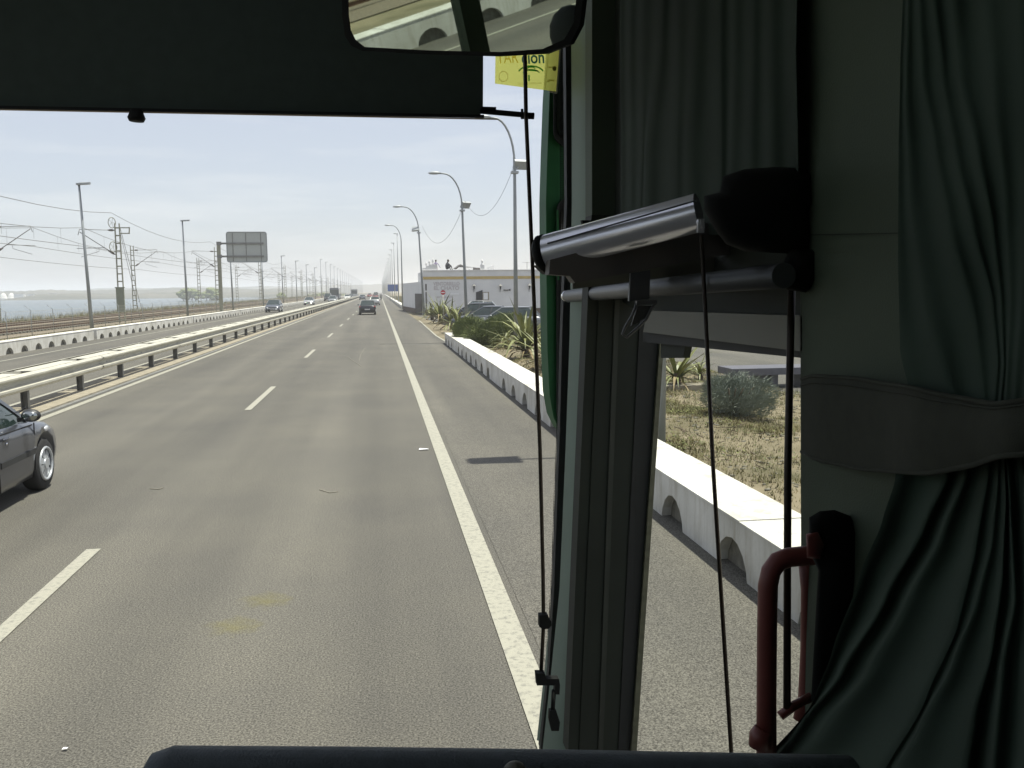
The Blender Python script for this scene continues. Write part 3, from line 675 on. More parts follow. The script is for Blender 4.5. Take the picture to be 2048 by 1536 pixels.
FBL = ['just right of the domed tanks', 'second right of the domed tanks', 'left of the first lamp pole', 'midway between domed tanks and first lamp', 'at the waterline left of the first lamp', 'at the waterline left of the big mast', 'long one right of the grey sign post', 'between the two flat-topped tree clumps', 'below the far lamps, rightmost']
for i, (px, py, wpx, hpx) in enumerate(((37, 588.3, 17, 2.0), (60, 588.4, 10, 1.6), (103, 588, 16, 2.2), (142, 591.5, 5, 1.8), (128, 596.6, 8, 1.3), (228, 596, 10, 1.2), (500, 592, 40, 1.6), (425, 589.5, 14, 1.8), (640, 588, 9, 2.4))):
    p = P(px, py, 1000); r = empty('far_building', (p.x, 1000, max(-2.2, p.z - 1.2)), 'tiny low white building on the far shore ' + FBL[i], 'building', 'low white buildings on the far shore')
    r.location.z = max(-2.2, p.z - 1.2); ww = wpx * 1000 / 1750; hh = hpx * 1000 / 1750 * 1.3
    MB().lohi((-ww / 2, 0, -3), (ww / 2, 6, hh)).build('wall', 'far_white', r); MB().lohi((-ww / 2 - .2, -.2, hh), (ww / 2 + .2, 6.2, hh + .25)).build('roof', 'concrete', r)

# ================================================================== WHITE BUILDING
BY = 85.0
bl = empty('roadside_restaurant', (4.4, BY, 0), 'long low white plastered building with an ochre band behind the parked cars', 'building')
def B(px, py, y=BY): return P(px, py, y) - Vector((4.4, BY, 0))
zt = B(900, 541.5).z; zb = B(900, 553).z; zc = B(900, 558.5).z; xl = B(848, 600).x; xr = 21.0
b = MB(); b.lohi((xl, 0, 0), (xr, 12, zt)); b.build('wall', 'plaster', bl)
MB().lohi((xl - .06, -.05, zc), (13.2, 0.0, zb)).build('ochre_band', 'ochre', bl)
MB().lohi((xl - .1, -.09, zt), (xr, .25, zt + .07)).build('coping', 'plaster', bl)
MB().lohi((xl, -.03, 0), (xr, 0.0, .55)).build('plinth', 'brownplinth', bl)
for i, (px, py, w_) in enumerate(((853, 536, .7), (859, 532, .6), (866, 529, .8))):
    q = B(px, py); MB().lohi((q.x - w_ / 2, 0.02 + i * .012, zt - .01 - i * .004), (q.x + w_ / 2, .4 + i * .012, q.z)).build('parapet_step', 'plaster', bl)
    f_ = MB(); f_.tube([(q.x, .2, q.z), (q.x, .2, q.z + .14), (q.x, .2, q.z + .22), (q.x, .2, q.z + .34), (q.x, .2, q.z + .48), (q.x, .2, q.z + .62)], [.08, .04, .05, .10, .05, .015], 8); f_.build('finial', 'plaster', bl)
q = B(965, 530); MB().lohi((q.x - .19, .05, zt), (q.x + .19, .43, q.z)).build('chimney_pier', 'plaster', bl)
MB().tube([(q.x, .24, q.z), (q.x, .24, q.z + .1), (q.x, .24, q.z + .25), (q.x, .24, q.z + .38), (q.x, .24, q.z + .55)], [.2, .1, .07, .12, .02], 8).build('finial', 'plaster', bl)
b = MB(); b.prism([B(905, 540.5, 88), B(921, 528.5, 88), B(930, 533, 88), B(962, 536, 88), B(962, 541, 88)], (0, 3, 0)); b.build('roof', 'housing', bl)
b = MB(); b.prism([B(918, 534.5, 87.5), B(946, 535, 87.5), B(946, 541.5, 87.5), B(910, 541.5, 87.5)], (0, .4, 0)); b.build('roof_wall', 'plaster', bl)
b = MB(); b.prism([B(897, 536.5, 86), B(921, 540.5, 86), B(921, 542, 86), B(895, 542, 86)], (0, .3, 0)); b.build('white_awning', 'white', bl)
b = MB(); b.prism([B(978, 533, 87), B(988, 530, 87), B(988, 542, 87), B(978, 542, 87)], (0, 1, 0)); b.build('roof_box', 'plaster', bl)
an = MB(); p0 = B(1054, 541, 86); p1 = B(1054, 524, 86); an.bar(p0, p1, .04)
for k in range(4): pz = p1 + Vector((0, 0, -.05)); an.bar(pz + Vector((-.4 + k * .25, -.15, 0)), pz + Vector((-.4 + k * .25, .15, 0)), .02)
an.bar(p1 + Vector((-.45, 0, -.05)), p1 + Vector((.45, 0, -.05)), .02); an.build('roof_aerial', 'galv_dark', bl)
# annex slanting back along the road
A0 = Vector((B(848, 600).x, 0, 0)); A1 = P(806, 590, 108) - Vector((4.4, BY, 0)); A1.z = 0
dv = (A1 - A0); nrm = Vector((dv.y, -dv.x, 0)).normalized()
if nrm.x > 0: nrm = -nrm
b = MB(); h1 = B(847, 565).z
b.prism([A0 + Vector((0, .3, 0)), A1, A1 + Vector((4, 0, 0)), A0 + Vector((4, .3, 0))], (0, 0, h1 + .1)); an_ = b.build('annex_wall', 'plaster', bl)
def AW(t, z, off=.03): p = A0 + dv * t + nrm * off; return Vector((p.x, p.y + .3 * (1 - t), z))
b = MB(); b.prism([AW(.06, 0), AW(.34, 0), AW(.34, 2.05), AW(.06, 2.05)], nrm * .04); b.build('door', 'darkwood', bl)
b = MB(); b.prism([AW(.36, 0, .01), AW(1, 0, .01), AW(1, .5, .01), AW(.36, .5, .01)], nrm * .03); b.build('plinth', 'brownplinth', bl)
# openings of the left corner
for (x0, y0, x1, y1) in ((850.5, 568, 853.5, 581), (851, 584, 854, 618)):
    a, c = B(x0, y0), B(x1, y1); MB().lohi((a.x, -.03, c.z), (c.x, .0, a.z)).build('window', 'darkwood', bl)
# window with shutter
a, c = B(965, 584), B(978, 600); o = MB().lohi((a.x, -.05, c.z), (c.x, -.001, a.z)).build('window', 'concrete', bl)
MB().lohi((a.x + .08, -.07, c.z + .05), (c.x - .12, -.051, a.z - .08)).build('pane', 'white', o)
b = MB(); b.prism([B(952, 584.5), B(965, 580), B(965, 600), B(952, 600)], (0, -.06, 0)); b.build('shutter', 'black_iron', bl)
for i, (px, py) in enumerate(((947.5, 572), (1000, 572), (1058, 571))):
    q = B(px, py); b = MB(); q.y = -.3
    b.add([(q.x - .19, -.49, q.z), (q.x + .19, -.49, q.z), (q.x + .19, -.11, q.z), (q.x - .19, -.11, q.z), (q.x, -.3, q.z + .2)], [(0, 1, 4), (1, 2, 4), (2, 3, 4), (3, 0, 4), (3, 2, 1, 0)])
    b.tube([(q.x, -.3, q.z - .02), (q.x, -.3, q.z - .3)], [.10, .06], 6); b.bar((q.x, -.3, q.z - .3), (q.x, -.0, q.z - .45), .04); b.bar((q.x, -.01, q.z - .6), (q.x, -.01, q.z), .04)
    b.build('wall_lantern', 'black_iron', bl)
q = B(1012, 580); b = MB(); b.ell((q.x, -.1, q.z), (.30, .06, .07), 10, 6); b.prism([(q.x + .2, -.12, q.z), (q.x + .42, -.12, q.z + .12), (q.x + .42, -.12, q.z - .1)], (0, .04, 0)); b.build('wall_ornament', 'black_iron', bl)
lettering('VENTORRILLO', .50, 'lettering', B(893, 567.8) + Vector((0, -.012, 0)), (rad(90), 0, 0), bl, .006, .012, 2.55)
lettering('EL CHATO', .50, 'lettering', B(893, 576.5) + Vector((0, -.012, 0)), (rad(90), 0, 0), bl, .006, .012, 2.45)
lettering('RESTAURANTE', .24, 'lettering', B(889, 594.5) + Vector((0, -.012, 0)), (rad(90), 0, 0), bl, .006, .004, 1.5)
a, c = B(897, 587), B(918, 589); MB().lohi((a.x, -.04, c.z), (c.x, -.001, a.z)).build('white_board', 'white', bl)
# no entry sign in front
ne = empty('no_entry_sign', (P(886, 585, 62).x, 62, 0), 'round red no-entry sign on a thin pole among the spiky plants', 'road sign')
zc_ = P(886, 585, 62).z; ci = [(.17 * math.cos(2 * math.pi * k / 24), 0, zc_ + .17 * math.sin(2 * math.pi * k / 24)) for k in range(24)]
MB().prism(ci, (0, .02, 0)).build('sign_disc', 'red', ne); MB().lohi((-.115, -.012, zc_ - .03), (.115, -.001, zc_ + .03)).build('white_bar', 'white', ne); MB().tube([(0, .05, 0), (0, .05, zc_ + .1)], .025, 6).build('post', 'galv', ne)

# ================================================================== PEOPLE on the roof (skinned bodies)
def skin_body(name, joints, edges, radii, m, parent):
    me = bpy.data.meshes.new(name); me.from_pydata(joints, edges, []); o = bpy.data.objects.new(name, me); COL.objects.link(o)
    sk = o.modifiers.new('s', 'SKIN'); o.modifiers.new('d', 'SUBSURF').levels = 1
    lay = me.skin_vertices[0].data if me.skin_vertices else None
    if lay is None:
        bm = bmesh.new(); bm.from_mesh(me); bm.verts.layers.skin.verify(); bm.to_mesh(me); bm.free(); lay = me.skin_vertices[0].data
    for i, r in enumerate(radii): lay[i].radius = (r, r); lay[i].use_root = (i == 0)
    bpy.context.view_layer.update()
    m2 = bpy.data.meshes.new_from_object(o.evaluated_get(bpy.context.evaluated_depsgraph_get())); bpy.data.objects.remove(o)
    m2.name = name; m2.materials.clear()
    for k in m: m2.materials.append(M[k])
    return link(name, m2, parent), m2
M['skin'] = mat('skin', (.35, .20, .13), .6, var=.05); M['shirt_violet'] = mat('violet_shirt', (.30, .26, .36), .9, var=.1); M['shorts_plum'] = mat('plum_shorts', (.16, .05, .10), .9, var=.1)
M['dark_cloth'] = mat('dark_clothes', (.05, .05, .055), .9, var=.15); M['hair'] = mat('dark_hair', (.03, .02, .015), .8, var=.1)
def band(me, cuts):
    for p in me.polygons:
        z = p.center.z
        for zz, idx in cuts:
            if z < zz: p.material_index = idx; break
        p.use_smooth = True
E_ = [(0, 1), (1, 2), (2, 3), (3, 4), (0, 5), (5, 6), (6, 7), (7, 8), (0, 9), (9, 10), (10, 11), (11, 12), (2, 13), (13, 14), (14, 15), (15, 16), (2, 17), (17, 18), (18, 19), (19, 20)]
def person(loc, J, rad_, cuts, mats, lab, rz=0, s=1.0):
    r = empty('person', loc, lab, 'person', None, rz); o, me = skin_body('body', [Vector(j) * s for j in J], E_, [x * s for x in rad_], mats, r); band(me, cuts)
    hd = Vector(J[4]) * s; MB().ell(hd + Vector((0, -.01, .03)) * s, (.085 * s, .10 * s, .105 * s), 12, 8).build('hair', 'hair', r); 
    f = MB(); f.ell(hd + Vector((0, .075, -.02)) * s, (.06 * s, .04 * s, .075 * s), 8, 6); f.build('face', 'skin', r)
    return r
RAD = [.13, .14, .13, .055, .09, .085, .06, .045, .035, .085, .06, .045, .035, .05, .045, .035, .03, .05, .045, .035, .03]
stand = [(0, 0, .92), (0, 0, 1.15), (0, 0, 1.40), (0, 0, 1.52), (0, 0, 1.66), (-.10, 0, .88), (-.12, .02, .48), (-.13, 0, .08), (-.13, .12, .04), (.10, 0, .88), (.12, .02, .48), (.13, 0, .08), (.13, .12, .04),
         (-.19, 0, 1.40), (-.30, .02, 1.16), (-.26, .16, .95), (-.24, .22, .88), (.19, 0, 1.40), (.36, 0, 1.20), (.48, .05, 1.0), (.52, .06, .92)]
pz = zt
person((P(872, 540, BY + .8).x, BY + .8, pz - .55), stand, RAD, [(.0, 0), (.55, 0), (.93, 1), (1.46, 2), (9, 0)], ['skin', 'shorts_plum', 'shirt_violet'], 'person in a pale violet top and plum shorts standing at the left roof edge', rad(20), .92)
sit = [(0, 0, .14), (0, .02, .36), (0, .10, .60), (0, .15, .72), (0, .20, .85), (-.10, .05, .13), (-.14, .42, .42), (-.12, .50, .08), (-.12, .60, .05), (.10, .05, .13), (.16, .42, .40), (.14, .52, .08), (.14, .62, .05),
       (-.19, .10, .60), (-.27, .25, .42), (-.12, .40, .44), (-.06, .44, .45), (.19, .10, .60), (.27, .25, .42), (.12, .40, .46), (.06, .44, .46)]
RS = list(RAD); RS[0] = .17; RS[1] = .17; RS[2] = .15
person((P(893, 541, BY + .1).x, BY + .12, pz + .07), sit, RS, [(9, 0)], ['dark_cloth'], 'person in dark clothes sitting hunched on the roof edge', rad(-60), 1.05)

# ================================================================== PLANTS
def leafmesh(L_, w_, bend, m='leaf'):
    b = MB(); n = 5; vs = []
    for k in range(n + 1):
        t = k / n; ww = w_ * (1 - t ** 2.2) * (.75 + .5 * t * (1 - t)) + .002; a = bend * t * t; x = L_ * (t - .15 * a * t); z = -L_ * .35 * a * t
        vs += [(x, -ww / 2, z + ww * .18), (x, 0, z), (x, ww / 2, z + ww * .18)]
    fs = []
    for k in range(n): fs += [(3 * k, 3 * k + 1, 3 * k + 4, 3 * k + 3), (3 * k + 1, 3 * k + 2, 3 * k + 5, 3 * k + 4)]
    b.add(vs, fs); me = b.mesh('leaf', m, False); return me
LM = [leafmesh(1, .075, .2), leafmesh(1, .065, .9), leafmesh(1, .08, 1.8), leafmesh(1, .07, 1.2, 'leaf_dry')]
def yucca(loc, size, n, lab, seed, grp='spiky yucca plants on the sandy verge'):
    random.seed(seed); r = empty('yucca_plant', loc, lab, 'plant', grp)
    MB().tube([(0, 0, -.1), (.02, 0, .12 * size), (0, 0, .28 * size)], [.09 * size, .08 * size, .05 * size], 7).build('stem', 'stem', r)
    for k in range(n):
        az = k * 2.399 + random.random() * .5; el = rad(random.uniform(8, 85)) if k > n * .25 else rad(random.uniform(-12, 25))
        me = LM[3] if (k < n * .22) else random.choice(LM[:3]); o = link('leaf', me, r, (0, 0, .22 * size * (.5 + .6 * random.random())))
        o.rotation_euler = (0, -el, az); s = size * random.uniform(.7, 1.1); o.scale = (s, s * 1.2, s)
    return r
def at_v(px, py):
    p = G(px, py, .15); p.z = verge_h(p.x, p.y) if 3.4 < p.x < 9.2 and p.y < 50 else 0; return p
YU = [((1050, 722), 1.75, 62, 'large yucca with yellow-green sword leaves just left of the green mirror', 1), ((1012, 700), .9, 40, 'smaller yucca half hidden behind the largest one', 2),
      ((1100, 740), 1.4, 44, 'yucca behind the green wing mirror, right of the largest one', 12),
      ((880, 643), 2.1, 50, 'yucca clump under the no-entry sign', 3), ((903, 655), 1.8, 50, 'dry yellow yucca between no-entry sign and green shrub', 4), ((864, 636), 1.7, 44, 'leftmost and farthest yucca beside the sandy exit', 5),
      ((918, 662), 1.6, 44, 'yucca at the left edge of the green feathery shrub', 6), ((1352, 785), 1.15, 40, 'yucca seen through the door window in its upper left corner', 7), ((1400, 752), .75, 26, 'second yucca seen through the door window beside the cord', 8)]
for (px, py), s, n, lab, sd_ in YU: yucca(at_v(px, py), s, n, lab, sd_)
def shrub(loc, r3, n, lab, seed, m='shrub', leafl=.22, lw=.011):
    random.seed(seed); r = empty('feathery_shrub', loc, lab, 'shrub'); b = MB(); st = MB()
    for k in range(9):
        a = random.random() * 6.28; st.tube([(0, 0, -.1), (math.cos(a) * r3[0] * .3, math.sin(a) * r3[1] * .3, r3[2] * .5), (math.cos(a) * r3[0] * .7, math.sin(a) * r3[1] * .7, r3[2] * 1.1)], [.03, .02, .008], 5)
    lobes = [(random.uniform(-.6, .6), random.uniform(-.5, .5), random.uniform(.4, 1.0), random.uniform(.35, .6)) for _ in range(11)]
    for k in range(n):
        lb = random.choice(lobes); v = Vector((random.gauss(0, 1), random.gauss(0, 1), random.gauss(0, 1))).normalized() * (random.random() ** .33)
        c = Vector(((lb[0] + v.x * lb[3]) * r3[0], (lb[1] + v.y * lb[3]) * r3[1], (lb[2] + v.z * lb[3]) * r3[2]))
        if c.z < 0: c.z = abs(c.z) * .5
        d = (Vector((c.x / r3[0], c.y / r3[1], .5)) + Vector((random.gauss(0, .5), random.gauss(0, .5), random.gauss(0, .4)))).normalized() * leafl * random.uniform(.6, 1.3)
        s_ = d.cross(Vector((random.random(), random.random(), .3))).normalized() * lw
        b.add([c - s_, c + s_, c + d], [(0, 1, 2)])
    tag(b.build('foliage', m, r, fixn=False), kind='stuff'); st.build('stem', 'stem', r); return r
p = at_v(968, 690); shrub((p.x, p.y, 0), (1.05, 1.5, .86), 34000, 'big soft green feathery shrub right of the parapet end', 21)
p = at_v(940, 668); shrub((p.x, p.y, 0), (.65, 1.1, .62), 14000, 'lower green feathery shrub behind the parapet end', 22)
p = at_v(1022, 665); shrub((p.x, p.y, 0), (1.35, 1.6, .84), 20000, 'green shrub behind the largest yucca', 23)
p = at_v(1462, 838); shrub((p.x, p.y, p.z), (.62, .62, .46), 11000, 'grey-blue wispy shrub seen through the door window', 24, 'shrub_blue', .12, .0055)
# rough grass and dry litter on the verge
random.seed(31)
def tufts(name, fn, n, m, hh, lab=None):
    b = MB()
    for k in range(n):
        x, y, z, s = fn()
        for j in range(4):
            a = random.random() * 6.28; l_ = hh * s * random.uniform(.5, 1.3); t = Vector((math.cos(a) * l_ * .7, math.sin(a) * l_ * .7, l_)); q = Vector((-math.sin(a), math.cos(a), 0)) * .0034 * (1 + s)
            c = Vector((x + random.gauss(0, .03), y + random.gauss(0, .03), z)); b.add([c - q, c + q, c + t], [(0, 1, 2)])
    o = b.build(name, m, fixn=False); tag(o, lab, 'grass', kind='stuff')
cl = [(random.uniform(3.6, 9), random.uniform(7, 48), random.uniform(.3, 1.0)) for _ in range(110)]
def near_cl():
    c = random.choice(cl); x = min(9.2, max(3.46, c[0] + random.gauss(0, c[2]))); y = c[1] + random.gauss(0, c[2]); return x, y, verge_h(x, y) - .01, random.uniform(.4, 1.2)
tufts('green_grass', near_cl, 30000, 'grass', .075, 'low olive grass tufts on the sandy verge')
def anyv():
    x = random.uniform(3.46, 9.2); y = random.uniform(6, 50); return x, y, verge_h(x, y) - .01, random.uniform(.3, .8)
tufts('dry_grass', anyv, 16000, 'leaf_dry', .055, 'straw-coloured dry grass scattered over the verge')
def farr():
    x = random.uniform(3.6, 12); y = random.uniform(112, 330); return x, y, -.03, random.uniform(1.5, 5)
tufts('far_scrub', farr, 8000, 'grass', .14, 'rough scrub beyond the building along the far parapet')
def lb():
    x = random.uniform(-20.5, -15.6); y = random.uniform(30, 200); return x, y, -.08, random.uniform(.5, 1.6)
tufts('bank_grass', lb, 7000, 'grass', .12, 'sparse grass between left parapet and railway')
def lb2():
    x = random.uniform(-31.9, -30.9); y = random.uniform(50, 420); return x, y, -.12, random.uniform(1, 6)
tufts('bank_scrub', lb2, 9000, 'grass', .13, 'scrub on the railway bank above the water')
random.seed(77)
def creep():
    c = random.choice(cl[:60]); return min(9.1, max(3.5, c[0] + random.gauss(0, c[2] * .9))), c[1] + random.gauss(0, c[2] * .9)
b = MB()
for k in range(17000):
    x, y = creep(); z = verge_h(x, y) + random.random() * .05; a = random.random() * 6.28; q = Vector((math.cos(a), math.sin(a), random.uniform(-.3, .6))) * random.uniform(.02, .05); p_ = Vector((-math.sin(a), math.cos(a), random.uniform(-.3, .3))) * .014
    c = Vector((x, y, z)); b.add([c - q * .5, c + p_, c + q * .5, c - p_], [(0, 1, 2, 3)])
tag(b.build('ground_cover', 'creeper', fixn=False), 'low creeping green weeds spread in patches over the sand', 'weeds', kind='stuff')
b = MB()
for k in range(260):
    x = random.uniform(3.5, 8.8); y = random.uniform(6.5, 22); a = random.random() * 6.28; l_ = random.uniform(.06, .35); z = verge_h(x, y) + .015
    b.bar((x, y, z), (x + math.cos(a) * l_, y + math.sin(a) * l_, z + random.uniform(0, .06)), .008)
tag(b.build('twigs', 'stem', fixn=False), 'dry dark twigs lying on the sand', 'twigs', kind='stuff')
# small stones and dead leaves on the sand
b = MB(); random.seed(5)
for k in range(2600):
    x = random.uniform(3.46, 9.0); y = random.uniform(6, 26); s = random.uniform(.008, .035); b.ell((x, y, verge_h(x, y)), (s * 1.4, s, s * .6), 5, 3)
tag(b.build('gravel', 'recess'), 'small dark stones and litter scattered on the sand', 'gravel', kind='stuff')
# stone table beyond the verge, seen in the door window
tb = empty('stone_table', (9.35, 19.7, 0), 'slate-coloured long table top on thick legs, beyond the shrub in the door window', 'table')
zq = .92; b = MB(); a, c = P(1450, 728, 19.7) , P(1625, 752, 19.7)
zt_ = P(1530, 733, 19.7).z; b.lohi((a.x - 9.35, -.45, zt_ - .16), (c.x - 9.35, .45, zt_))
M['slate_top'] = mat('slate_slab', (.10, .10, .12), .6, var=.1); b.build('table_top', 'slate_top', tb)
for x in (P(1475, 750, 19.7).x - 9.35, P(1518, 750, 19.7).x - 9.35, P(1540, 750, 19.7).x - 9.35, P(1600, 750, 19.7).x - 9.35): MB().lohi((x - .09, -.25, -.05), (x + .09, .25, zt_ - .16)).build('leg', 'slate_top', tb)
pb = MB().lohi((-.5, -.25, 0), (.5, .25, .22)); o = pb.build('low_stone_block', 'concrete', None, label='low grey stone block in the grass left of the cord in the door window', cat='stone block'); o.location = (6.35, 17.6, .12)
# litter
o = MB().add([(-.10, -.04, 0), (.11, -.05, .006), (.10, .05, .0), (-.08, .05, .012), (-.1, -.04, -.006), (.11, -.05, 0), (.10, .05, -.006), (-.08, .05, .006)], [(0, 1, 2, 3), (7, 6, 5, 4)]).build('paper_scrap', 'white', None, label='white paper scrap lying beside the right edge line', cat='litter')
o.location = (.59, 12.9, .014); o.scale = (.7, .7, 1)
o = MB().add([(-.03, -.02, .001), (.03, -.02, .004), (.03, .02, .001), (-.02, .02, .004)], [(0, 1, 2, 3)]).build('paper_scrap', 'white', None, label='tiny white scrap on the road at the bottom left', cat='litter'); o.location = G(130, 1497, .012); o.scale = (.45, .45, 1)

# ================================================================== CARS
def interp(t, pts):
    for (a, va), (c, vc) in zip(pts, pts[1:]):
        if t <= c:
            u = (t - a) / (c - a); u = u * u * (3 - 2 * u) * .5 + u * .5; return [x + (y - x) * u for x, y in zip(va, vc)]
    return pts[-1][1]
def boolean_cut(me, cuts):
    o = bpy.data.objects.new('tmp', me); COL.objects.link(o); cs = []
    for cm in cuts:
        c = bpy.data.objects.new('tmpc', cm); COL.objects.link(c); cs.append(c)
        md = o.modifiers.new('b', 'BOOLEAN'); md.object = c; md.operation = 'DIFFERENCE'; md.solver = 'EXACT'
    bpy.context.view_layer.update()
    m2 = bpy.data.meshes.new_from_object(o.evaluated_get(bpy.context.evaluated_depsgraph_get()))
    bpy.data.objects.remove(o)
    for c in cs: bpy.data.objects.remove(c)
    return m2
def wheel_parts(root, x, y, side, R=.315, W=.20):
    w_ = MB(); s = side
    prof = [(0, R * .60), (.0, R * .90), (.02, R * .97), (.05, R), (W - .05, R), (W - .02, R * .97), (W, R * .9), (W, R * .6)]
    n = 28; vs = [(-s * a, r_ * math.cos(2 * math.pi * k / n), r_ * math.sin(2 * math.pi * k / n)) for a, r_ in prof for k in range(n)]
    w_.add(vs, [(i * n + k, i * n + (k + 1) % n, (i + 1) * n + (k + 1) % n, (i + 1) * n + k) for i in range(len(prof) - 1) for k in range(n)], True)
    wh = w_.build('wheel', 'tyre', root, loc=(x, y, R))
    h = MB(); Rh = R * .66; h.add([(-s * .03, 0, 0)] + [(-s * .03, Rh * math.cos(2 * math.pi * k / n), Rh * math.sin(2 * math.pi * k / n)) for k in range(n)], [(0, k + 1, (k + 1) % n + 1) for k in range(n)])
    h.build('rim_disc', 'dark_void', wh)
    h = MB(); xx = s * .004
    ring = [(xx, Rh * .93 * math.cos(2 * math.pi * k / n), Rh * .93 * math.sin(2 * math.pi * k / n)) for k in range(n + 1)]; h.tube(ring, Rh * .085, 6, False)
    for k in range(7):
        a = 2 * math.pi * k / 7; da = .33; pi_ = [(Rh * .2, a - .5), (Rh * .93, a - da), (Rh * .95, a + da), (Rh * .2, a + .5)]
        h.prism([(xx - s * .015 + s * (.02 if r_ < Rh * .5 else 0), r_ * math.cos(t), r_ * math.sin(t)) for r_, t in pi_], (-s * .012, 0, 0))
    h.tube([(xx - s * .02, 0, 0), (xx + s * .014, 0, 0)], Rh * .30, 14); h.build('hubcap', 'hubcap', wh)
def mk_car(name, pm, L_=4.2, W_=1.75, H_=1.46, kind='hatch', detail=False):
    r = empty(name, (0, 0, 0), 'x', 'car'); h2, w2 = L_ / 2, W_ / 2
    st = [(-1.0, (.80, .33, .82)), (-.955, (.93, .24, .90)), (-.8, (.985, .20, .955)), (-.4, (1.0, .19, .95)), (0, (1.0, .18, .93)), (.35, (1.0, .18, .905)), (.52, (1.0, .18, .865)), (.75, (.985, .20, .80)), (.90, (.93, .22, .71)), (.97, (.80, .25, .60)), (1.0, (.66, .32, .50))]
    A = MB(); ns_ = 44; ring = []
    for i in range(ns_ + 1):
        t = -1 + 2 * i / ns_; t = math.copysign(abs(t) ** .85, t) if abs(t) > .7 else t
        wq, zb_, zs = interp(t, st); wq *= w2
        zs *= H_ / 1.46
        cs = [(0, zb_), (wq * .82, zb_), (wq * .95, zb_ + .04), (wq * .985, zb_ + .14), (wq * 1.0, zb_ + (zs - zb_) * .45), (wq * .995, zs - .16), (wq * .965, zs - .055), (wq * .90, zs - .005), (wq * .6, zs + .035), (0, zs + .05)]
        cs = cs + [(-x, z) for x, z in cs[::-1][1:-1]]
        ring.append([(x, t * h2, z) for x, z in cs])
    m_ = len(ring[0]); vs = [v for q in ring for v in q]
    fs = [(i * m_ + k, i * m_ + (k + 1) % m_, (i + 1) * m_ + (k + 1) % m_, (i + 1) * m_ + k) for i in range(ns_) for k in range(m_)]
    fs += [tuple(range(m_))[::-1], tuple(ns_ * m_ + k for k in range(m_))]
    A.add(vs, fs, True); me = A.mesh('body', pm)
    wy = (h2 * .64, -h2 * .60); cuts = []
    for y in wy:
        for s in (-1, 1): cuts.append(MB().tube([(s * (w2 - .30), y, .325), (s * (w2 + .2), y, .325)], .375, 28).mesh('c', 'dark_void'))
    me2 = boolean_cut(me, cuts)
    if len(me2.polygons) > 50: me = me2
    me.name = 'body'
    if len(me.materials) < 1: me.materials.append(pm)
    bd = link('body', me, r)
    for y in wy:
        for s in (-1, 1): wheel_parts(r, s * (w2 - .015), y, s)
    # cabin
    ZB = .90 * H_ / 1.46; ZR = H_ - .05
    yF0, yF1, yR1, yR0 = h2 * .52, h2 * .10, -h2 * .62, -h2 * .93
    if kind == 'saloon': yR0, yR1 = -h2 * .72, -h2 * .38
    if kind == 'van': yF0, yF1, yR1, yR0 = h2 * .70, h2 * .42, -h2 * .90, -h2 * .97
    bw, rw = w2 * .93, w2 * .70
    n = 8
    def side_pt(u, v, s):   # u 0..1 rear->front, v 0 base ->1 roof
        y = (yR0 + (yF0 - yR0) * u) * (1 - v) + (yR1 + (yF1 - yR1) * u) * v
        return Vector((s * (bw + (rw - bw) * v + .02 * math.sin(v * math.pi) - .05 * (abs(2 * u - 1) ** 6) * (1 - v * .3)), y, ZB - .03 + (ZR - ZB + .03) * v))
    g = MB()
    for s in (-1, 1): g.grid(lambda u, v: side_pt(u, v, s), 10, 5)
    g.grid(lambda u, v: side_pt(1, v, 1).lerp(side_pt(1, v, -1), u) + Vector((0, .10 * math.sin(u * math.pi) * (1 - .4 * v), 0)), 8, 5)
    g.grid(lambda u, v: side_pt(0, v, 1).lerp(side_pt(0, v, -1), u) - Vector((0, .05 * math.sin(u * math.pi), 0)), 8, 5)
    g.build('window_glass', 'carglass', r)
    rf = MB(); rf.grid(lambda u, v: side_pt(v, 1, 1).lerp(side_pt(v, 1, -1), u) + Vector((0, (.10 * .6 * math.sin(u * math.pi) if v > .9 else 0), .055 * math.sin(u * math.pi) ** .6 * (.6 + .4 * math.sin(v * math.pi)) + .004)), 10, 10); rf.build('roof', pm, r)
    for s in (-1, 1):
        for u, w_, nm in ((1, .055, 'front_pillar'), (.52, .07, 'door_pillar'), (0, .12, 'rear_pillar')):
            pts = [side_pt(u, v / 5, s) + Vector((s * .004, 0, 0)) for v in range(6)]
            b = MB()
            for a, c in zip(pts, pts[1:]): b.bar(a, c, w_, .03, up=(s, 0, .4))
            b.build(nm, pm if u != .52 else 'blacktrim', r)
        b = MB(); 
        for k in range(10): b.bar(side_pt(k / 10, 1, s) + Vector((0, 0, .0)), side_pt((k + 1) / 10, 1, s), .05, .05)
        b.build('roof_rail', pm, r)
        b = MB(); mx_, my_, mz_ = s * (bw + .13), yF0 - .32, ZB + .08; b.ell((mx_, my_, mz_), (.11, .07, .075), 12, 8); b.bar((s * (bw - .02), my_ + .02, mz_ - .05), (mx_, my_, mz_ - .03), .05); b.cur = 1; b.ell((mx_, my_ - .035, mz_), (.09, .045, .058), 12, 6); b.build('wing_mirror', ['blacktrim' if detail else pm, 'mirror_dusty'], r)
    zf = interp(.94, st)[2] * H_ / 1.46
    for s in (-1, 1):
        MB().ell((s * w2 * .66, h2 * .93, zf - .09), (.17, .12, .075), 10, 6, Euler((0, 0, -s * .5)).to_matrix()).build('headlight', 'headlight', r)
        MB().ell((s * w2 * .80, -h2 * .955, .80 * H_ / 1.46), (.12, .07, .09), 10, 6).build('taillight', 'taillight', r)
    MB().lohi((-.26, -h2 - .012, .50), (.26, -h2 + .02, .61)).build('number_plate', 'plate', r)
    MB().lohi((-.26, h2 - .02, .36), (.26, h2 + .012, .47)).build('number_plate', 'plate', r)
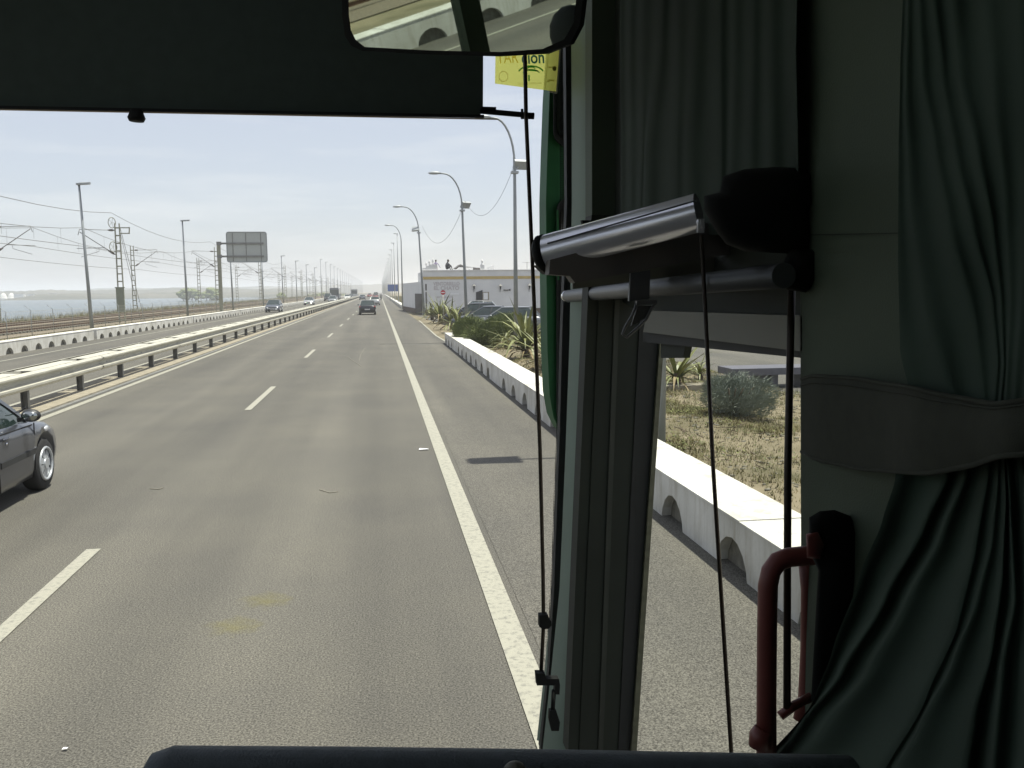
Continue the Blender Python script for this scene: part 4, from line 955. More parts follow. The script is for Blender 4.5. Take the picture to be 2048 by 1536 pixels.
    MB().lohi((-w2 * .55, h2 * .985, .48), (w2 * .55, h2 * 1.002, .58)).build('grille', 'blacktrim', r)
    MB().lohi((-w2 * .72, -h2 * 1.004, .30), (w2 * .72, -h2 * .98, .40)).build('bumper', 'blacktrim', r)
    if detail:
        for s in (-1, 1):
            for y0, y1 in ((-.95, .02), (.05, 1.0)):
                MB().lohi((s * w2 * .995, y0, .50), (s * (w2 + .014), y1, .565)).build('door_moulding', 'blacktrim', r)
            for y in (-.72, .22):
                b = MB(); b.ell((s * (w2 + .01), y, .80), (.02, .09, .022), 10, 6); b.build('door_handle', pm, r)
            MB().ell((s * (w2 + .0), .24, .745), (.012, .018, .018), 8, 6).build('door_lock', 'chrome', r)
            MB().ell((s * (w2 - .004), h2 * .64 + .06, .735), (.014, .07, .035), 10, 6).build('side_indicator', 'headlight', r)
            b = MB(); b.bar((s * (w2 - .012), .035, .24), (s * (w2 - .008), .035, .88), .012, .008); b.bar((s * (w2 - .012), 1.02, .30), (s * (w2 - .01), 1.05, .86), .012, .008); b.bar((s * (w2 * .975), -.9, .872), (s * (w2 * .965), h2 * .5, .835), .008, .014); b.build('panel_gap', 'dark_void', r)
        for k in range(2): b = MB(); b.tube([(.1 + k * .5, yF0 + .06, ZB + .02), (.5 + k * .35, yF0 - .20, ZB + .16)], .008, 5); b.build('wiper', 'blacktrim', r)
    return r
PR = PNT['anthracite']
c0 = mk_car('hatchback_car', PR, 4.2, 1.75, 1.46, 'hatch', True)
put(c0, (-4.93, 9.88, .0), 0, 'anthracite hatchback in the left lane cut off by the picture edge, silver hubcap showing')
proto = mk_car('hatchback_car', PR, 4.1, 1.72, 1.47); kmp = kmap_of(proto)
sal = mk_car('saloon_car', PR, 4.5, 1.76, 1.42, 'saloon'); kms = kmap_of(sal)
van = mk_car('van', PR, 4.6, 1.85, 1.95, 'van'); kmv = kmap_of(van); van['category'] = 'van'
used = set()
def place(pr, x, y, rz, col, lab, grp=None):
    km_ = {0: kmp, 1: kms, 2: kmv}[pr]; src = [proto, sal, van][pr]
    if pr in used: c = copytree(src, km_, None, {PR: PNT[col]})
    else:
        c = copytree(src, km_, None, {PR: PNT[col]}); used.add(pr)
    return put(c, (x, y, .0), rz, lab, grp)
GT = 'cars driving ahead on our side'; GO = 'oncoming cars across the median'; GPk = 'cars parked in front of the white building'
place(0, -1.22, 90.5, 0, 'black', 'dark hatchback seen from behind, nearest car ahead in the right lane', GT)
place(0, -.78, 150, 0, 'silver', 'pale silver hatchback just ahead of the nearest dark one', GT)
place(0, -4.6, 245, 0, 'slate', 'dark slate car ahead in the left lane', GT)
place(1, -3.6, 330, 0, 'red', 'reddish far car in the left lane beside the slate one', GT)
place(0, -1.2, 262, 0, 'red', 'dark red car ahead in the right lane', GT)
place(2, -1.3, 340, 0, 'green', 'grey-green van ahead of the dark red car', GT)
place(0, -4.4, 420, 0, 'white', 'small white far car in the left lane', GT)
place(1, -1.2, 455, 0, 'white', 'small white far car in the right lane', GT)
place(0, -12.35, 107, math.pi, 'slate', 'dark oncoming car with sun glint, nearest across the median', GO)
place(1, -12.5, 162, math.pi, 'silver', 'oncoming silver-roofed car, second across the median', GO)
place(0, -9.6, 186, math.pi, 'grey', 'mid grey oncoming car near the median', GO)
place(1, -10.4, 204, math.pi, 'silver', 'pale silver oncoming car right behind the grey one', GO)
place(2, -12.6, 222, math.pi, 'black', 'dark oncoming van in the far lane behind the grey car', GO)
place(1, -9.3, 262, math.pi, 'white', 'white oncoming car near the median', GO)
place(0, -9.4, 300, math.pi, 'black', 'black oncoming car with bright headlamp beyond the white one', GO)
place(1, -9.6, 380, math.pi, 'slate', 'far slate oncoming car by the median', GO)
place(0, -12.8, 420, math.pi, 'white', 'far white oncoming car in the outer lane', GO)
cpk = [(0, 906 + 40, 61, 'black', rad(82), 'dark parked car left of the others with a silver roof edge', 1.53), (0, 957, 72, 'silver', rad(145), 'pale parked hatchback turned towards the road, farthest of the parked cars', 1.5),
       (1, 975, 52, 'slate', rad(80), 'dark slate parked saloon in the middle of the parked row', 1.5), (0, 1012, 46.5, 'grey', rad(78), 'grey parked car nearest the feathery shrub', 1.5)]
for pr, px, y, col, rz, lab, hh in cpk: place(pr, P(px, 600, y).x, y, rz, col, lab, GPk)
for o in (proto, sal, van):   # the three prototypes join the scene as parked cars behind, off to the right
    pass
put(proto, (14.5, 62, 0), rad(88), 'grey parked car farther right, mostly hidden behind the door pillar', GPk)
put(sal, (17.6, 50, 0), rad(85), 'parked saloon hidden to the right behind the bus door', GPk)
put(van, (19.5, 71, 0), rad(92), 'parked van hidden to the right near the building', GPk)
# far coach and lorry, oncoming
def boxveh(name, x, y, w_, h_, l_, m, lab, cat):
    r = empty(name, (x, y, 0), lab, cat); b = MB(); bv = .18
    pf = [(-w_ / 2, .45), (w_ / 2, .45), (w_ / 2, h_ - bv), (w_ / 2 - bv, h_), (-w_ / 2 + bv, h_), (-w_ / 2, h_ - bv)]
    b.prism([(px, -l_ / 2, pz) for px, pz in pf], (0, l_, 0)); b.build('body', m, r)
    MB().lohi((-w_ / 2 + .12, -l_ / 2 - .03, h_ * .42), (w_ / 2 - .12, -l_ / 2 - .005, h_ * .86)).build('windscreen', 'carglass', r)
    for s in (-1, 1):
        MB().lohi((s * (w_ / 2 + .003), -l_ / 2 + .6, h_ * .52), (s * (w_ / 2 + .02), l_ / 2 - .5, h_ * .84)).build('window', 'carglass', r)
        MB().lohi((s * w_ / 2 * .62 - .14, -l_ / 2 - .03, .75), (s * w_ / 2 * .62 + .14, -l_ / 2 - .006, .95)).build('headlight', 'headlight', r)
        for yy in (-l_ * .32, l_ * .3):
            o = MB().tube([(s * (w_ / 2 - .28), yy, .48), (s * (w_ / 2 + .01), yy, .48)], .48, 16).build('wheel', 'tyre', r)
    return r
boxveh('coach', -12.4, 255, 2.5, 3.35, 11, PNT['slate'], 'dark oncoming coach in the outer lane, tallest vehicle across the median', 'coach')
boxveh('lorry', -9.5, 345, 2.4, 3.2, 8, PNT['silver'], 'pale oncoming lorry far down the road near the median', 'lorry')
# motorcyclist
mc = empty('motorcycle', (.42, 232, 0), 'distant dark motorcycle on the right edge line', 'motorcycle')
for y in (-.65, .65):
    ring = [(0, y + .30 * math.cos(2 * math.pi * k / 18), .31 + .30 * math.sin(2 * math.pi * k / 18)) for k in range(19)]; MB().tube(ring, .05, 6, False).build('wheel', 'tyre', mc)
b = MB(); b.ell((0, .15, .78), (.16, .35, .16), 10, 6); b.ell((0, -.45, .80), (.13, .35, .07), 10, 6); b.box((0, .05, .48), (.28, .45, .36)); b.bar((0, .65, .31), (0, .45, 1.0), .08); b.build('frame', PNT['black'], mc)
MB().bar((-.36, .42, 1.02), (.36, .42, 1.02), .03).build('handlebar', 'blacktrim', mc)
ride = [(0, -.30, .95), (0, -.18, 1.15), (0, -.02, 1.38), (0, .02, 1.48), (0, .05, 1.60), (-.10, -.2, .90), (-.20, .15, .80), (-.20, -.02, .40), (-.2, .1, .36), (.10, -.2, .90), (.20, .15, .80), (.20, -.02, .40), (.2, .1, .36),
        (-.20, -.02, 1.38), (-.32, .14, 1.18), (-.33, .38, 1.06), (-.33, .42, 1.05), (.20, -.02, 1.38), (.32, .14, 1.18), (.33, .38, 1.06), (.33, .42, 1.05)]
person((.42, 232, 0), ride, RAD, [(9, 0)], ['dark_cloth'], 'rider in dark clothes on the distant motorcycle')

# ================================================================== BUS
bus = empty('tour_bus', (0, 0, .35), 'interior of the tour bus around the camera: green-grey pillars, door frame, windscreen and padded rail', 'bus')
def bpart(b, name, m, **kw):
    o = b.build(name, m, bus, **kw); o.matrix_parent_inverse = Matrix.Translation((0, 0, -.35)); return o
def sub(b, name, m, par, **kw): return b.build(name, m, par, **kw)
YW = 3.45
def ppoly(pts, Y): return [P(x, y, Y) for x, y in pts]
def xpoly(pts, X): return [PX(x, y, X) for x, y in pts]
# shell
b = MB(); b.lohi((-1.9, -4.2, 3.92), (1.0, .95, 4.0)); b.lohi((-1.9, 2.5, 3.92), (1.0, 3.56, 4.0)); b.lohi((-1.9, .951, 3.92), (-1.15, 2.499, 4.0)); b.lohi((-.25, .951, 3.92), (1.0, 2.499, 4.0)); bpart(b, 'roof', 'headliner')
bpart(MB().lohi((-1.18, .93, 4.003), (-.22, 2.52, 4.02)), 'added_hatch_glass', 'glass2')  # hatch added out of view so skylight brightens the chrome blind tube
b = MB(); b.lohi((-1.88, -4.2, .35), (.98, -4.1, 3.92)); bpart(b, 'rear_wall', 'headliner')
b = MB(); b.lohi((-1.88, -4.1, .30), (.98, 1.55, .38)); bpart(b, 'floor', 'blacktrim')
b = MB(); b.lohi((-1.9, -4.1, .36), (-1.82, 3.4, 1.55)); b.lohi((-1.9, -4.1, 3.4), (-1.82, 3.4, 3.92)); b.lohi((-1.9, -4.1, 1.55), (-1.82, -.86, 3.45))
for y in (-.8, .85, 2.15, 3.3): b.lohi((-1.9, y - .06, 1.55), (-1.82, y + .06, 3.4))
bpart(b, 'left_wall', 'trim_b')
wp = [(-.74, .79), (.91, 2.09), (2.21, 3.24)]
for a, c in wp: bpart(MB().lohi((-1.868, a, 1.55), (-1.860, c, 3.4)), 'side_window', 'glass2')
b = MB(); b.lohi((.90, -4.1, .36), (.98, 1.10, 3.92)); b.lohi((.90, 1.10, 2.66), (.98, 3.4, 3.92)); bpart(b, 'right_wall', 'trim_b')
b = MB(); b.lohi((-1.85, 3.50, .05), (.98, 3.56, .28)); bpart(b, 'front_panel', 'busgreen')
b = MB(); b.lohi((-1.85, 3.50, 3.75), (.98, 3.56, 3.92)); b.lohi((-1.9, 3.42, .28), (-1.78, 3.56, 3.92)); bpart(b, 'windscreen_frame', 'rubber')
# windscreen pane
b = MB(); b.lohi((-1.78, 3.500, .28), (.72, 3.508, 3.75)); bpart(b, 'windscreen', 'glass')
# rubber seal left of the pillar
b = MB(); b.prism(ppoly([(1131, 60), (1146, 60), (1146, 400), (1141, 680), (1121, 1180), (1103, 1350), (1086, 1500), (1081, 1500), (1098, 1340), (1108, 1180), (1120, 850), (1124, 680), (1134, 400)], 3.40), (0, .05, 0)); bpart(b, 'rubber_seal', 'rubber')
# light pillar trim, rounded
lft = [(1142, -60), (1143, 110), (1144, 400), (1139, 680), (1131, 900), (1119, 1180), (1102, 1345), (1084, 1510)]
rgt = [(1186, -60), (1184, 110), (1184, 400), (1183, 680), (1176, 900), (1162, 1180), (1150, 1345), (1136, 1510)]
def col_surf(l_, r_, Yl, Yr, bulge):
    n = len(l_) - 1
    def fn(u, v):
        i = min(n - 1, int(v * n)); t = v * n - i
        a = P(l_[i][0] + (l_[i + 1][0] - l_[i][0]) * t, l_[i][1] + (l_[i + 1][1] - l_[i][1]) * t, Yl); c = P(r_[i][0] + (r_[i + 1][0] - r_[i][0]) * t, r_[i][1] + (r_[i + 1][1] - r_[i][1]) * t, Yr)
        p = a.lerp(c, u); p.y -= bulge * math.sin(u * math.pi); return p
    return fn
fr_ = col_surf(lft, rgt, 3.34, 3.20, .03)
b = MB(); b.grid(fr_, 8, 28); b.grid(lambda u, v: fr_(1 if u > .5 else 0, v) + Vector((0, .12, 0)) if u in (0, 1) else fr_(u, v) + Vector((0, .12, 0)), 8, 28)
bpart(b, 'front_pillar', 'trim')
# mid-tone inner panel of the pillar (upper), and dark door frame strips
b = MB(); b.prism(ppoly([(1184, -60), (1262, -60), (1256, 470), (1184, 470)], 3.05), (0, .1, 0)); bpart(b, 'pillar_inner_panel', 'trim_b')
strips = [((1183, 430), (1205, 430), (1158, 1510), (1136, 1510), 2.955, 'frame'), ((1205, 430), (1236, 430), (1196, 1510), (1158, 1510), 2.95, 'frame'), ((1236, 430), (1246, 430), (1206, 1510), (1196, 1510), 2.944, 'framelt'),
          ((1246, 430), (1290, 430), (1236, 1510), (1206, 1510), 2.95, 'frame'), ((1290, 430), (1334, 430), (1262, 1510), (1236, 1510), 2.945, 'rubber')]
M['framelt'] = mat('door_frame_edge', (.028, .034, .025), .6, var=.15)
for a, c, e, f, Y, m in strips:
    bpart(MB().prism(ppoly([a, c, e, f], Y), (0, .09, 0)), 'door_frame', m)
bpart(MB().prism(ppoly([(1323, 640), (1331, 640), (1273, 1510), (1262, 1510)], 2.93), (0, .02, 0)), 'glazing_bead', 'seal')
# header above the door window
b = MB(); b.prism(xpoly([(1232, 440), (1602, 380), (1602, 640), (1299, 640), (1240, 600)], .835), (.05, 0, 0)); bpart(b, 'door_header', 'frame')
b = MB(); b.prism(xpoly([(1295, 621), (1604, 632), (1604, 703), (1286, 664)], .80), (.034, 0, 0)); bpart(b, 'window_header', 'beige')
b = MB(); b.prism(xpoly([(1286, 664), (1604, 703), (1604, 716), (1286, 684)], .815), (.04, 0, 0)); bpart(b, 'header_lip', 'rubber')
b = MB(); b.prism(xpoly([(1322, 678), (1372, 686), (1366, 716), (1322, 716)], .83), (.02, 0, 0)); bpart(b, 'window_latch', 'frame')
b = MB(); b.prism(xpoly([(1250, 640), (1625, 660), (1625, 1530), (1230, 1530)], .872), (.006, 0, 0)); bpart(b, 'door_window', 'glass2')
b = MB(); b.lohi((.84, 1.10, .36), (.90, 3.3, .55)); bpart(b, 'door_lower_panel', 'frame')
# B pillar wall panel
b = MB()
ed = [(1586, -80), (1591, 200), (1598, 360), (1601, 700), (1602, 1100), (1600, 1540)]
b.prism(xpoly(ed + [(1990, 1700), (1990, -200)], .80), (.06, 0, 0)); bpart(b, 'door_pillar', 'trim_b')
b = MB(); b.prism(xpoly([(1603, 469), (1802, 465), (1802, 467.5), (1603, 471.5)], .797), (.01, 0, 0)); bpart(b, 'panel_seam', 'frame')
# frit dots beside the seal
def fritmat():
    m = bpy.data.materials.new('dotted_glass_print'); m.use_nodes = True; t = m.node_tree; t.nodes.clear(); n = t.nodes.new; l = t.links.new
    tcn = n('ShaderNodeTexCoord'); mpn = n('ShaderNodeMapping'); mpn.inputs['Rotation'].default_value = (0, rad(45), 0); mpn.inputs['Scale'].default_value = (210, 1, 210); l(tcn.outputs['Object'], mpn.inputs[0])
    ck = n('ShaderNodeTexChecker'); ck.inputs['Scale'].default_value = 1.0; l(mpn.outputs[0], ck.inputs[0])
    a = n('ShaderNodeBsdfTransparent'); c = n('ShaderNodeBsdfDiffuse'); c.inputs[0].default_value = (.03, .03, .03, 1); s = n('ShaderNodeMixShader'); l(ck.outputs['Fac'], s.inputs[0]); l(a.outputs[0], s.inputs[1]); l(c.outputs[0], s.inputs[2])
    o = n('ShaderNodeOutputMaterial'); l(s.outputs[0], o.inputs[0]); return m
M['frit'] = fritmat()
b = MB(); b.prism(ppoly([(1121, 60), (1135, 60), (1136, 400), (1126, 680), (1122, 850), (1110, 1180), (1099, 1340), (1084, 1500), (1078, 1500), (1090, 1340), (1101, 1180), (1113, 850), (1118, 680)], 3.492), (0, .003, 0)); bpart(b, 'printed_glass_edge', 'frit')
# padded rail at the bottom
pts = []; b = MB()
cen = [(318, 1568), (340, 1563), (700, 1563), (1100, 1566), (1500, 1571), (1700, 1574)]
b.tube([P(288, 1580, .80)] + [P(x, y, .80) for x, y in cen], [.014, .028] + [.031] * 5, 20); bpart(b, 'padded_rail', 'dash')
bpart(MB().ell(P(1030, 1548, .77), (.012, .012, .012), 12, 8), 'rail_knob', 'beige')
# green wing mirror outside
wm = MB()
gl = [(1108, 60), (1103, 130), (1099, 190), (1095, 300), (1092, 400), (1093, 560), (1095, 700), (1099, 790), (1107, 835), (1121, 864), (1150, 880), (1230, 860), (1250, 700), (1250, 60)]
wm.prism(ppoly(gl, 3.75), (0, .16, 0)); wmo = bpart(wm, 'wing_mirror', 'busgreen')
def rnd(x0, y0, x1, y1, r, Y, n=5):
    out = []
    for cx_, cy_, a0 in ((x1 - r, y0 + r, -90), (x1 - r, y1 - r, 0), (x0 + r, y1 - r, 90), (x0 + r, y0 + r, 180)):
        for k in range(n): an = rad(a0 + 90 * k / (n - 1)); out.append(P(cx_ + r * math.cos(an), cy_ + r * math.sin(an), Y))
    return out
sub(MB().prism(rnd(1108, 60, 1240, 292, 28, 3.73), (0, .019, 0)), 'mirror_surround', 'rubber', wmo); sub(MB().prism(rnd(1114, 66, 1234, 280, 22, 3.722), (0, .007, 0)), 'mirror_glass', 'mirror_dusty', wmo)
sub(MB().prism(rnd(1114, 395, 1245, 850, 26, 3.73), (0, .019, 0)), 'mirror_surround', 'rubber', wmo); sub(MB().prism(rnd(1121, 408, 1238, 838, 22, 3.722), (0, .007, 0)), 'mirror_glass', 'mirror_dusty', wmo)
sub(MB().bar(P(1115, 420, 3.715), P(1117, 560, 3.715), .008), 'housing_highlight_rib', 'busgreen', wmo)
b = MB(); b.tube([P(1200, 40, 3.7), P(1200, -150, 3.55)], .03, 8); sub(b, 'mirror_arm', 'black', wmo)

# passenger seat across the aisle (seen in the mirror)
for k, (yy, lab) in enumerate(((1.02, 'dark passenger seat across the aisle, seen in the mirror'), (.20, 'second dark passenger seat behind, seen in the mirror'))):
    st_ = empty('passenger_seat', (-1.0, yy, 1.47), lab, 'seat'); b = MB()
    b.grid(lambda u, v: (.24 * math.cos(2 * math.pi * u) * (1 - .25 * abs(2 * v - 1) ** 4), .08 * math.sin(2 * math.pi * u) - .12 * v, .05 + .95 * v), 20, 10); b.build('backrest', 'curtain_dark', st_)
    MB().ell((0, -.14, 1.10), (.16, .07, .13), 14, 8).build('headrest', 'rubber', st_); MB().ell((0, .25, .0), (.25, .28, .09), 14, 8).build('seat', 'curtain_dark', st_)
    MB().lohi((-.2, 0, -.92), (.2, .4, -.05)).build('seat_base', 'blacktrim', st_)
# ---- front sun blind
sb = empty('front_sun_blind', P(480, 225, 3.0), 'large black pull-down sun blind covering the top of the windscreen', 'sun blind')
def rel(o, b, name, m, parent=None):
    me = b; L0 = Vector(o.location); me.v = [tuple(Vector(v) - L0) for v in me.v]; return me.build(name, m, parent or o)
rel(sb, MB().prism(ppoly([(-300, -300), (968, -300), (966, 214), (960, 232), (-300, 208)], 3.0), (0, .006, 0)), 'blind_fabric', 'blind')
rel(sb, MB().bar(P(-300, 209.5, 2.99), P(968, 233, 2.99), .014, .009), 'bottom_rail', 'black'); rel(sb, MB().bar(P(-300, 213.5, 2.985), P(995, 238.6, 2.985), .006, .003), 'hem', 'tan_edge')
b = MB(); b.bar(P(960, 222, 2.985), P(1062, 231, 2.985), .012, .016); b.bar(P(963, 218, 2.985), P(992, 219, 2.985), .012, .014); b.tube([P(1042, 231, 2.985), P(1068, 232, 2.985)], .011, 10); b.bar(P(1044, 218, 2.98), P(1045, 238, 2.98), .008); rel(sb, b, 'end_slider', 'black')
b = MB(); b.tube([P(273, 219, 2.97), P(273, 226, 2.97), P(273, 236, 2.97), P(273, 243, 2.97)], [.019, .021, .027, .022], 14); rel(sb, b, 'rubber_stop', 'black')
gro = empty('blind_guide_rod', P(1085, 1355, 2.92), 'thin black guide rod before the right windscreen edge, clamps at its foot', 'guide rod')
b = MB(); b.tube([P(1047, -60, 2.93), P(1052, 230, 2.93), P(1068, 600, 2.93), P(1080, 900, 2.93), P(1086, 1150, 2.93), P(1087, 1250, 2.93), P(1082, 1345, 2.93)], .0068, 10); 
M['rodmat'] = mat('dark_bronze_rod', (.035, .026, .018), .45, .4, var=.1); b.v = [tuple(Vector(v) - gro.location) for v in b.v]; b.build('rod', 'rodmat', gro)
b = MB(); b.prism(ppoly([(1079, 1231), (1096, 1230), (1099, 1240), (1103, 1243), (1103, 1251), (1097, 1258), (1085, 1258), (1079, 1254)], 2.90), (0, .03, 0)); rel(gro, b, 'clamp', 'black')
b = MB(); b.prism(ppoly([(1072, 1347), (1090, 1347), (1093, 1358), (1118, 1358), (1120, 1370), (1119, 1389), (1110, 1389), (1110, 1371), (1074, 1371)], 2.90), (0, .03, 0)); rel(gro, b, 'clamp', 'black')
b = MB(); b.tube([P(1108, 1380, 2.91), P(1105, 1425, 2.91)], .008, 8); b.prism(ppoly([(1099, 1422), (1112, 1420), (1120, 1445), (1118, 1462), (1103, 1462), (1098, 1440)], 2.90), (0, .02, 0)); rel(gro, b, 'cable_end', 'black')
# ---- interior mirror
im = empty('interior_mirror', P(925, 0, 2.2), 'large rounded rear-view mirror hanging at the top of the windscreen', 'mirror')
def mr_pts(x0, y0, x1, y1, r, Y, dy=0): return rnd(x0, y0, x1, y1, r, Y, 7)
MIRN = None
frame = ppoly([(682, -120), (684, 30), (690, 72), (703, 92), (725, 102), (860, 109), (1000, 113), (1090, 108), (1140, 88), (1160, 50), (1166, 0), (1168, -120)], 2.2)
glassp = ppoly([(694, -112), (696, 28), (700, 60), (710, 80), (728, 94), (860, 101), (1000, 104), (1085, 98), (1128, 79), (1147, 46), (1152, 0), (1154, -112)], 2.2)
cM = P(925, 0, 2.2)
vdir = (cM - Vector((0, 0, EYE))).normalized(); rdir = Vector((-.78, -.50, -.13)).normalized(); nM = (rdir - vdir).normalized()   # tilted towards the driver's side window
def onplane(pts, off=0.0):
    out = []
    for p in pts:
        r_ = p - Vector((0, 0, EYE)); t = ((cM + nM * off) - Vector((0, 0, EYE))).dot(nM) / r_.dot(nM); out.append(Vector((0, 0, EYE)) + r_ * t)
    return out

b = MB(); b.prism(onplane(frame, -.004), nM * -.03); rel(im, b, 'mirror_frame', 'black')
b = MB(); gp = onplane(glassp, .004); b.add(gp, [tuple(range(len(gp)))]); rel(im, b, 'mirror_glass', 'mirror')
b = MB()                                                     # raised rim round the glass
fo, fi = onplane(frame, .006), onplane(glassp, .006); n_ = len(fo)
b.add(fo + fi, [(i, (i + 1) % n_, n_ + (i + 1) % n_, n_ + i) for i in range(n_)]); b.add(fo + onplane(frame, -.01), [(i, (i + 1) % n_, n_ + (i + 1) % n_, n_ + i) for i in range(n_)]); rel(im, b, 'mirror_rim', 'black')
b = MB(); b.tube([cM - nM * .03 + Vector((0, 0, .05)), cM - nM * .12 + Vector((0, .05, .22)), cM + Vector((.1, .5, .55))], .014, 8); rel(im, b, 'mirror_arm', 'black')
# ---- permit card on the windscreen
pc = empty('permit_card', P(1055, 140, 3.40), 'yellow permit card with blue letters and a green arched emblem stuck inside the windscreen', 'permit card')
YC = 3.40
def cq(px, py, dy=0.0): return P(px, py, YC + dy)
rel(pc, MB().prism([cq(992, 62), cq(1124, 52), cq(1113, 183), cq(990, 167)], (0, .002, 0)), 'paper', 'card')
b = MB(); b.bar(cq(1124, 52, -.003), cq(1113.5, 184, -.003), .006, .004); b.bar(cq(1098, 183, -.003), cq(1114, 186, -.003), .006, .004); rel(pc, b, 'plastic_edge', 'galv')
e1 = Vector((1, 0, 0)); ang = -math.atan2((183 - 167) * .5, 123)
def ctext(txt, px, py, wpx, hpx, m, bold=0.0):
    me = text_mesh(txt, 1.0, .0, 0.0); xs = [v.co.x for v in me.vertices]; zs = [v.co.y for v in me.vertices]; W_ = max(xs) - min(xs); H_ = max(zs) - min(zs); k = YC / 1750.0
    me = text_mesh(txt, 1.0, .0, bold); me.materials.append(M[m]); o = link('lettering', me, pc); o.scale = (wpx * k / W_, hpx * k / H_, 1); o.rotation_euler = Euler((rad(90), ang, 0)); o.location = cq(px, py, -.004) - pc.location
ctext('ción', 1066, 116, 44, 22, 'card_blue', .02)
ctext('TAR', 1015, 116, 42, 22, 'card_ochre', .0)
b = MB()
def arc(cx0, cy0, rx, ry, a0, a1, wd, n=14):
    for k in range(n):
        t0, t1 = rad(a0 + (a1 - a0) * k / n), rad(a0 + (a1 - a0) * (k + 1) / n)
        p0, p1 = cq(cx0 + rx * math.cos(t0), cy0 - ry * math.sin(t0), -.003), cq(cx0 + rx * math.cos(t1), cy0 - ry * math.sin(t1), -.003); b.bar(p0, p1, .001, wd)
arc(1062, 148, 26, 16, 20, 160, .005); arc(1062, 148, 17, 9, 15, 165, .004); arc(1062, 138, 8, 4, 0, 180, .004)
b.bar(cq(1058, 150, -.003), cq(1058, 162, -.003), .006, .001); b.bar(cq(1049, 140, -.003), cq(1076, 142, -.003), .001, .004); rel(pc, b, 'green_emblem', 'card_green')
ctext('JUNTA DE ANDALUCIA', 1060, 167, 48, 4.5, 'card_grey')
b = MB(); arc(1007, 153, 9, 10, 0, 360, .0015, 20); rel(pc, b, 'round_stamp', 'card_ochre')
b = MB(); b.bar(cq(1097, 108, -.003), cq(1090, 180, -.003), .0015, .001); 
for (x, y, l_) in ((1096, 134, 8), (1097, 160, 12), (1094, 162, 5)): b.bar(cq(x, y, -.003), cq(x + l_, y + 1, -.003), .001, .004)
rel(pc, b, 'printed_rule', 'card_grey')
rel(pc, MB().prism([cq(1109 + 4 * math.cos(k * .628), 137 + 5 * math.sin(k * .628), -.004) for k in range(10)], (0, .001, 0)), 'punched_hole', 'card_dark')

# ---- side roller blind (chrome cover, second tube, bracket, cords)
rb = empty('side_roller_blind', P(1250, 500, 1.95), 'chrome roller sun blind across the door opening with black end cap and grey lower tube', 'roller blind')
pL, pR = P(1092, 506, 2.10), P(1398, 425, 1.90)
ax = (pR - pL).normalized()
b = MB(); b.tube([pL, pR], .0435, 36, False); rel(rb, b, 'chrome_cover', 'tube_metal')
b = MB(); b.tube([pL - ax * .022, pL - ax * .012, pL + ax * .004], [.036, .0455, .0455], 30); b.prism(ppoly([(1073, 530), (1092, 548), (1140, 550), (1140, 538), (1100, 530)], 2.08), (0, .05, 0)); rel(rb, b, 'end_cap', 'black')
b = MB(); b.prism(ppoly([(1100, 520), (1395, 440), (1480, 470), (1492, 502), (1150, 566), (1140, 552), (1098, 549)], 2.02), (0, .05, 0)); rel(rb, b, 'lower_housing', 'housing')
b = MB(); b.bar(P(1095, 487, 2.055), P(1396, 400, 1.853), .0025, .0035); rel(rb, b, 'cover_seam', 'blacktrim')
b = MB(); b.prism(ppoly([(1146, 562), (1430, 508), (1575, 505), (1572, 525), (1146, 578)], 2.12), (0, .01, 0)); rel(rb, b, 'pale_valance', 'beige')
tL, tR = PX(1137, 592, .735), PX(1568, 551, .735)
b = MB(); b.tube([tL, tR], .0235, 24); rel(rb, b, 'lower_tube', 'grey_tube')
b = MB(); b.tube([tL - (tR - tL).normalized() * .03, tL - (tR - tL).normalized() * .001], .0245, 18); rel(rb, b, 'tube_end_ring', 'chrome')
b = MB(); b.prism(ppoly([(1262, 546), (1301, 540), (1299, 598), (1258, 602)], 1.98), (0, .012, 0)); rel(rb, b, 'tube_bracket', 'grey_tube')
b = MB(); hk = [P(x, y, 1.98) for x, y in ((1274, 606), (1265, 630), (1250, 655), (1245, 668), (1253, 675), (1268, 662), (1292, 640), (1304, 615), (1309, 606))]; b.tube(hk, .0035, 6); b.bar(P(1272, 606, 1.98), P(1312, 604, 1.98), .014, .01); b.prism(ppoly([(1275, 612), (1304, 612), (1290, 636), (1262, 652)], 1.985), (0, .003, 0)); rel(rb, b, 'hook_tag', 'grey_tube')
# black motor / bracket blob
def blob(pts, Y, dep, m, name, parent):
    b = MB(); cx_ = sum(p[0] for p in pts) / len(pts); cy_ = sum(p[1] for p in pts) / len(pts); rings = []
    for k, (sc_, dz) in enumerate(((.72, -.9), (.90, -.65), (1.0, -.2), (1.0, .5), (.9, .9))): rings.append([P(cx_ + (x - cx_) * sc_, cy_ + (y - cy_) * sc_, Y + dz * dep) for x, y in pts])
    n = len(pts); b.add([v for r_ in rings for v in r_], [(i * n + k, i * n + (k + 1) % n, (i + 1) * n + (k + 1) % n, (i + 1) * n + k) for i in range(4) for k in range(n)] + [tuple(range(n))[::-1], tuple(4 * n + k for k in range(n))], True)
    return rel(parent, b, name, m)
blob([(1408, 392), (1440, 384), (1446, 352), (1490, 338), (1550, 334), (1604, 336), (1624, 352), (1627, 400), (1612, 425), (1622, 455), (1618, 500), (1590, 508), (1490, 503), (1452, 488), (1432, 462), (1408, 420)], 1.57, .035, 'black', 'end_bracket', rb)
blob([(1585, 498), (1632, 500), (1632, 560), (1612, 585), (1575, 580), (1560, 545), (1570, 515)], 1.55, .02, 'black', 'lower_bracket', rb)
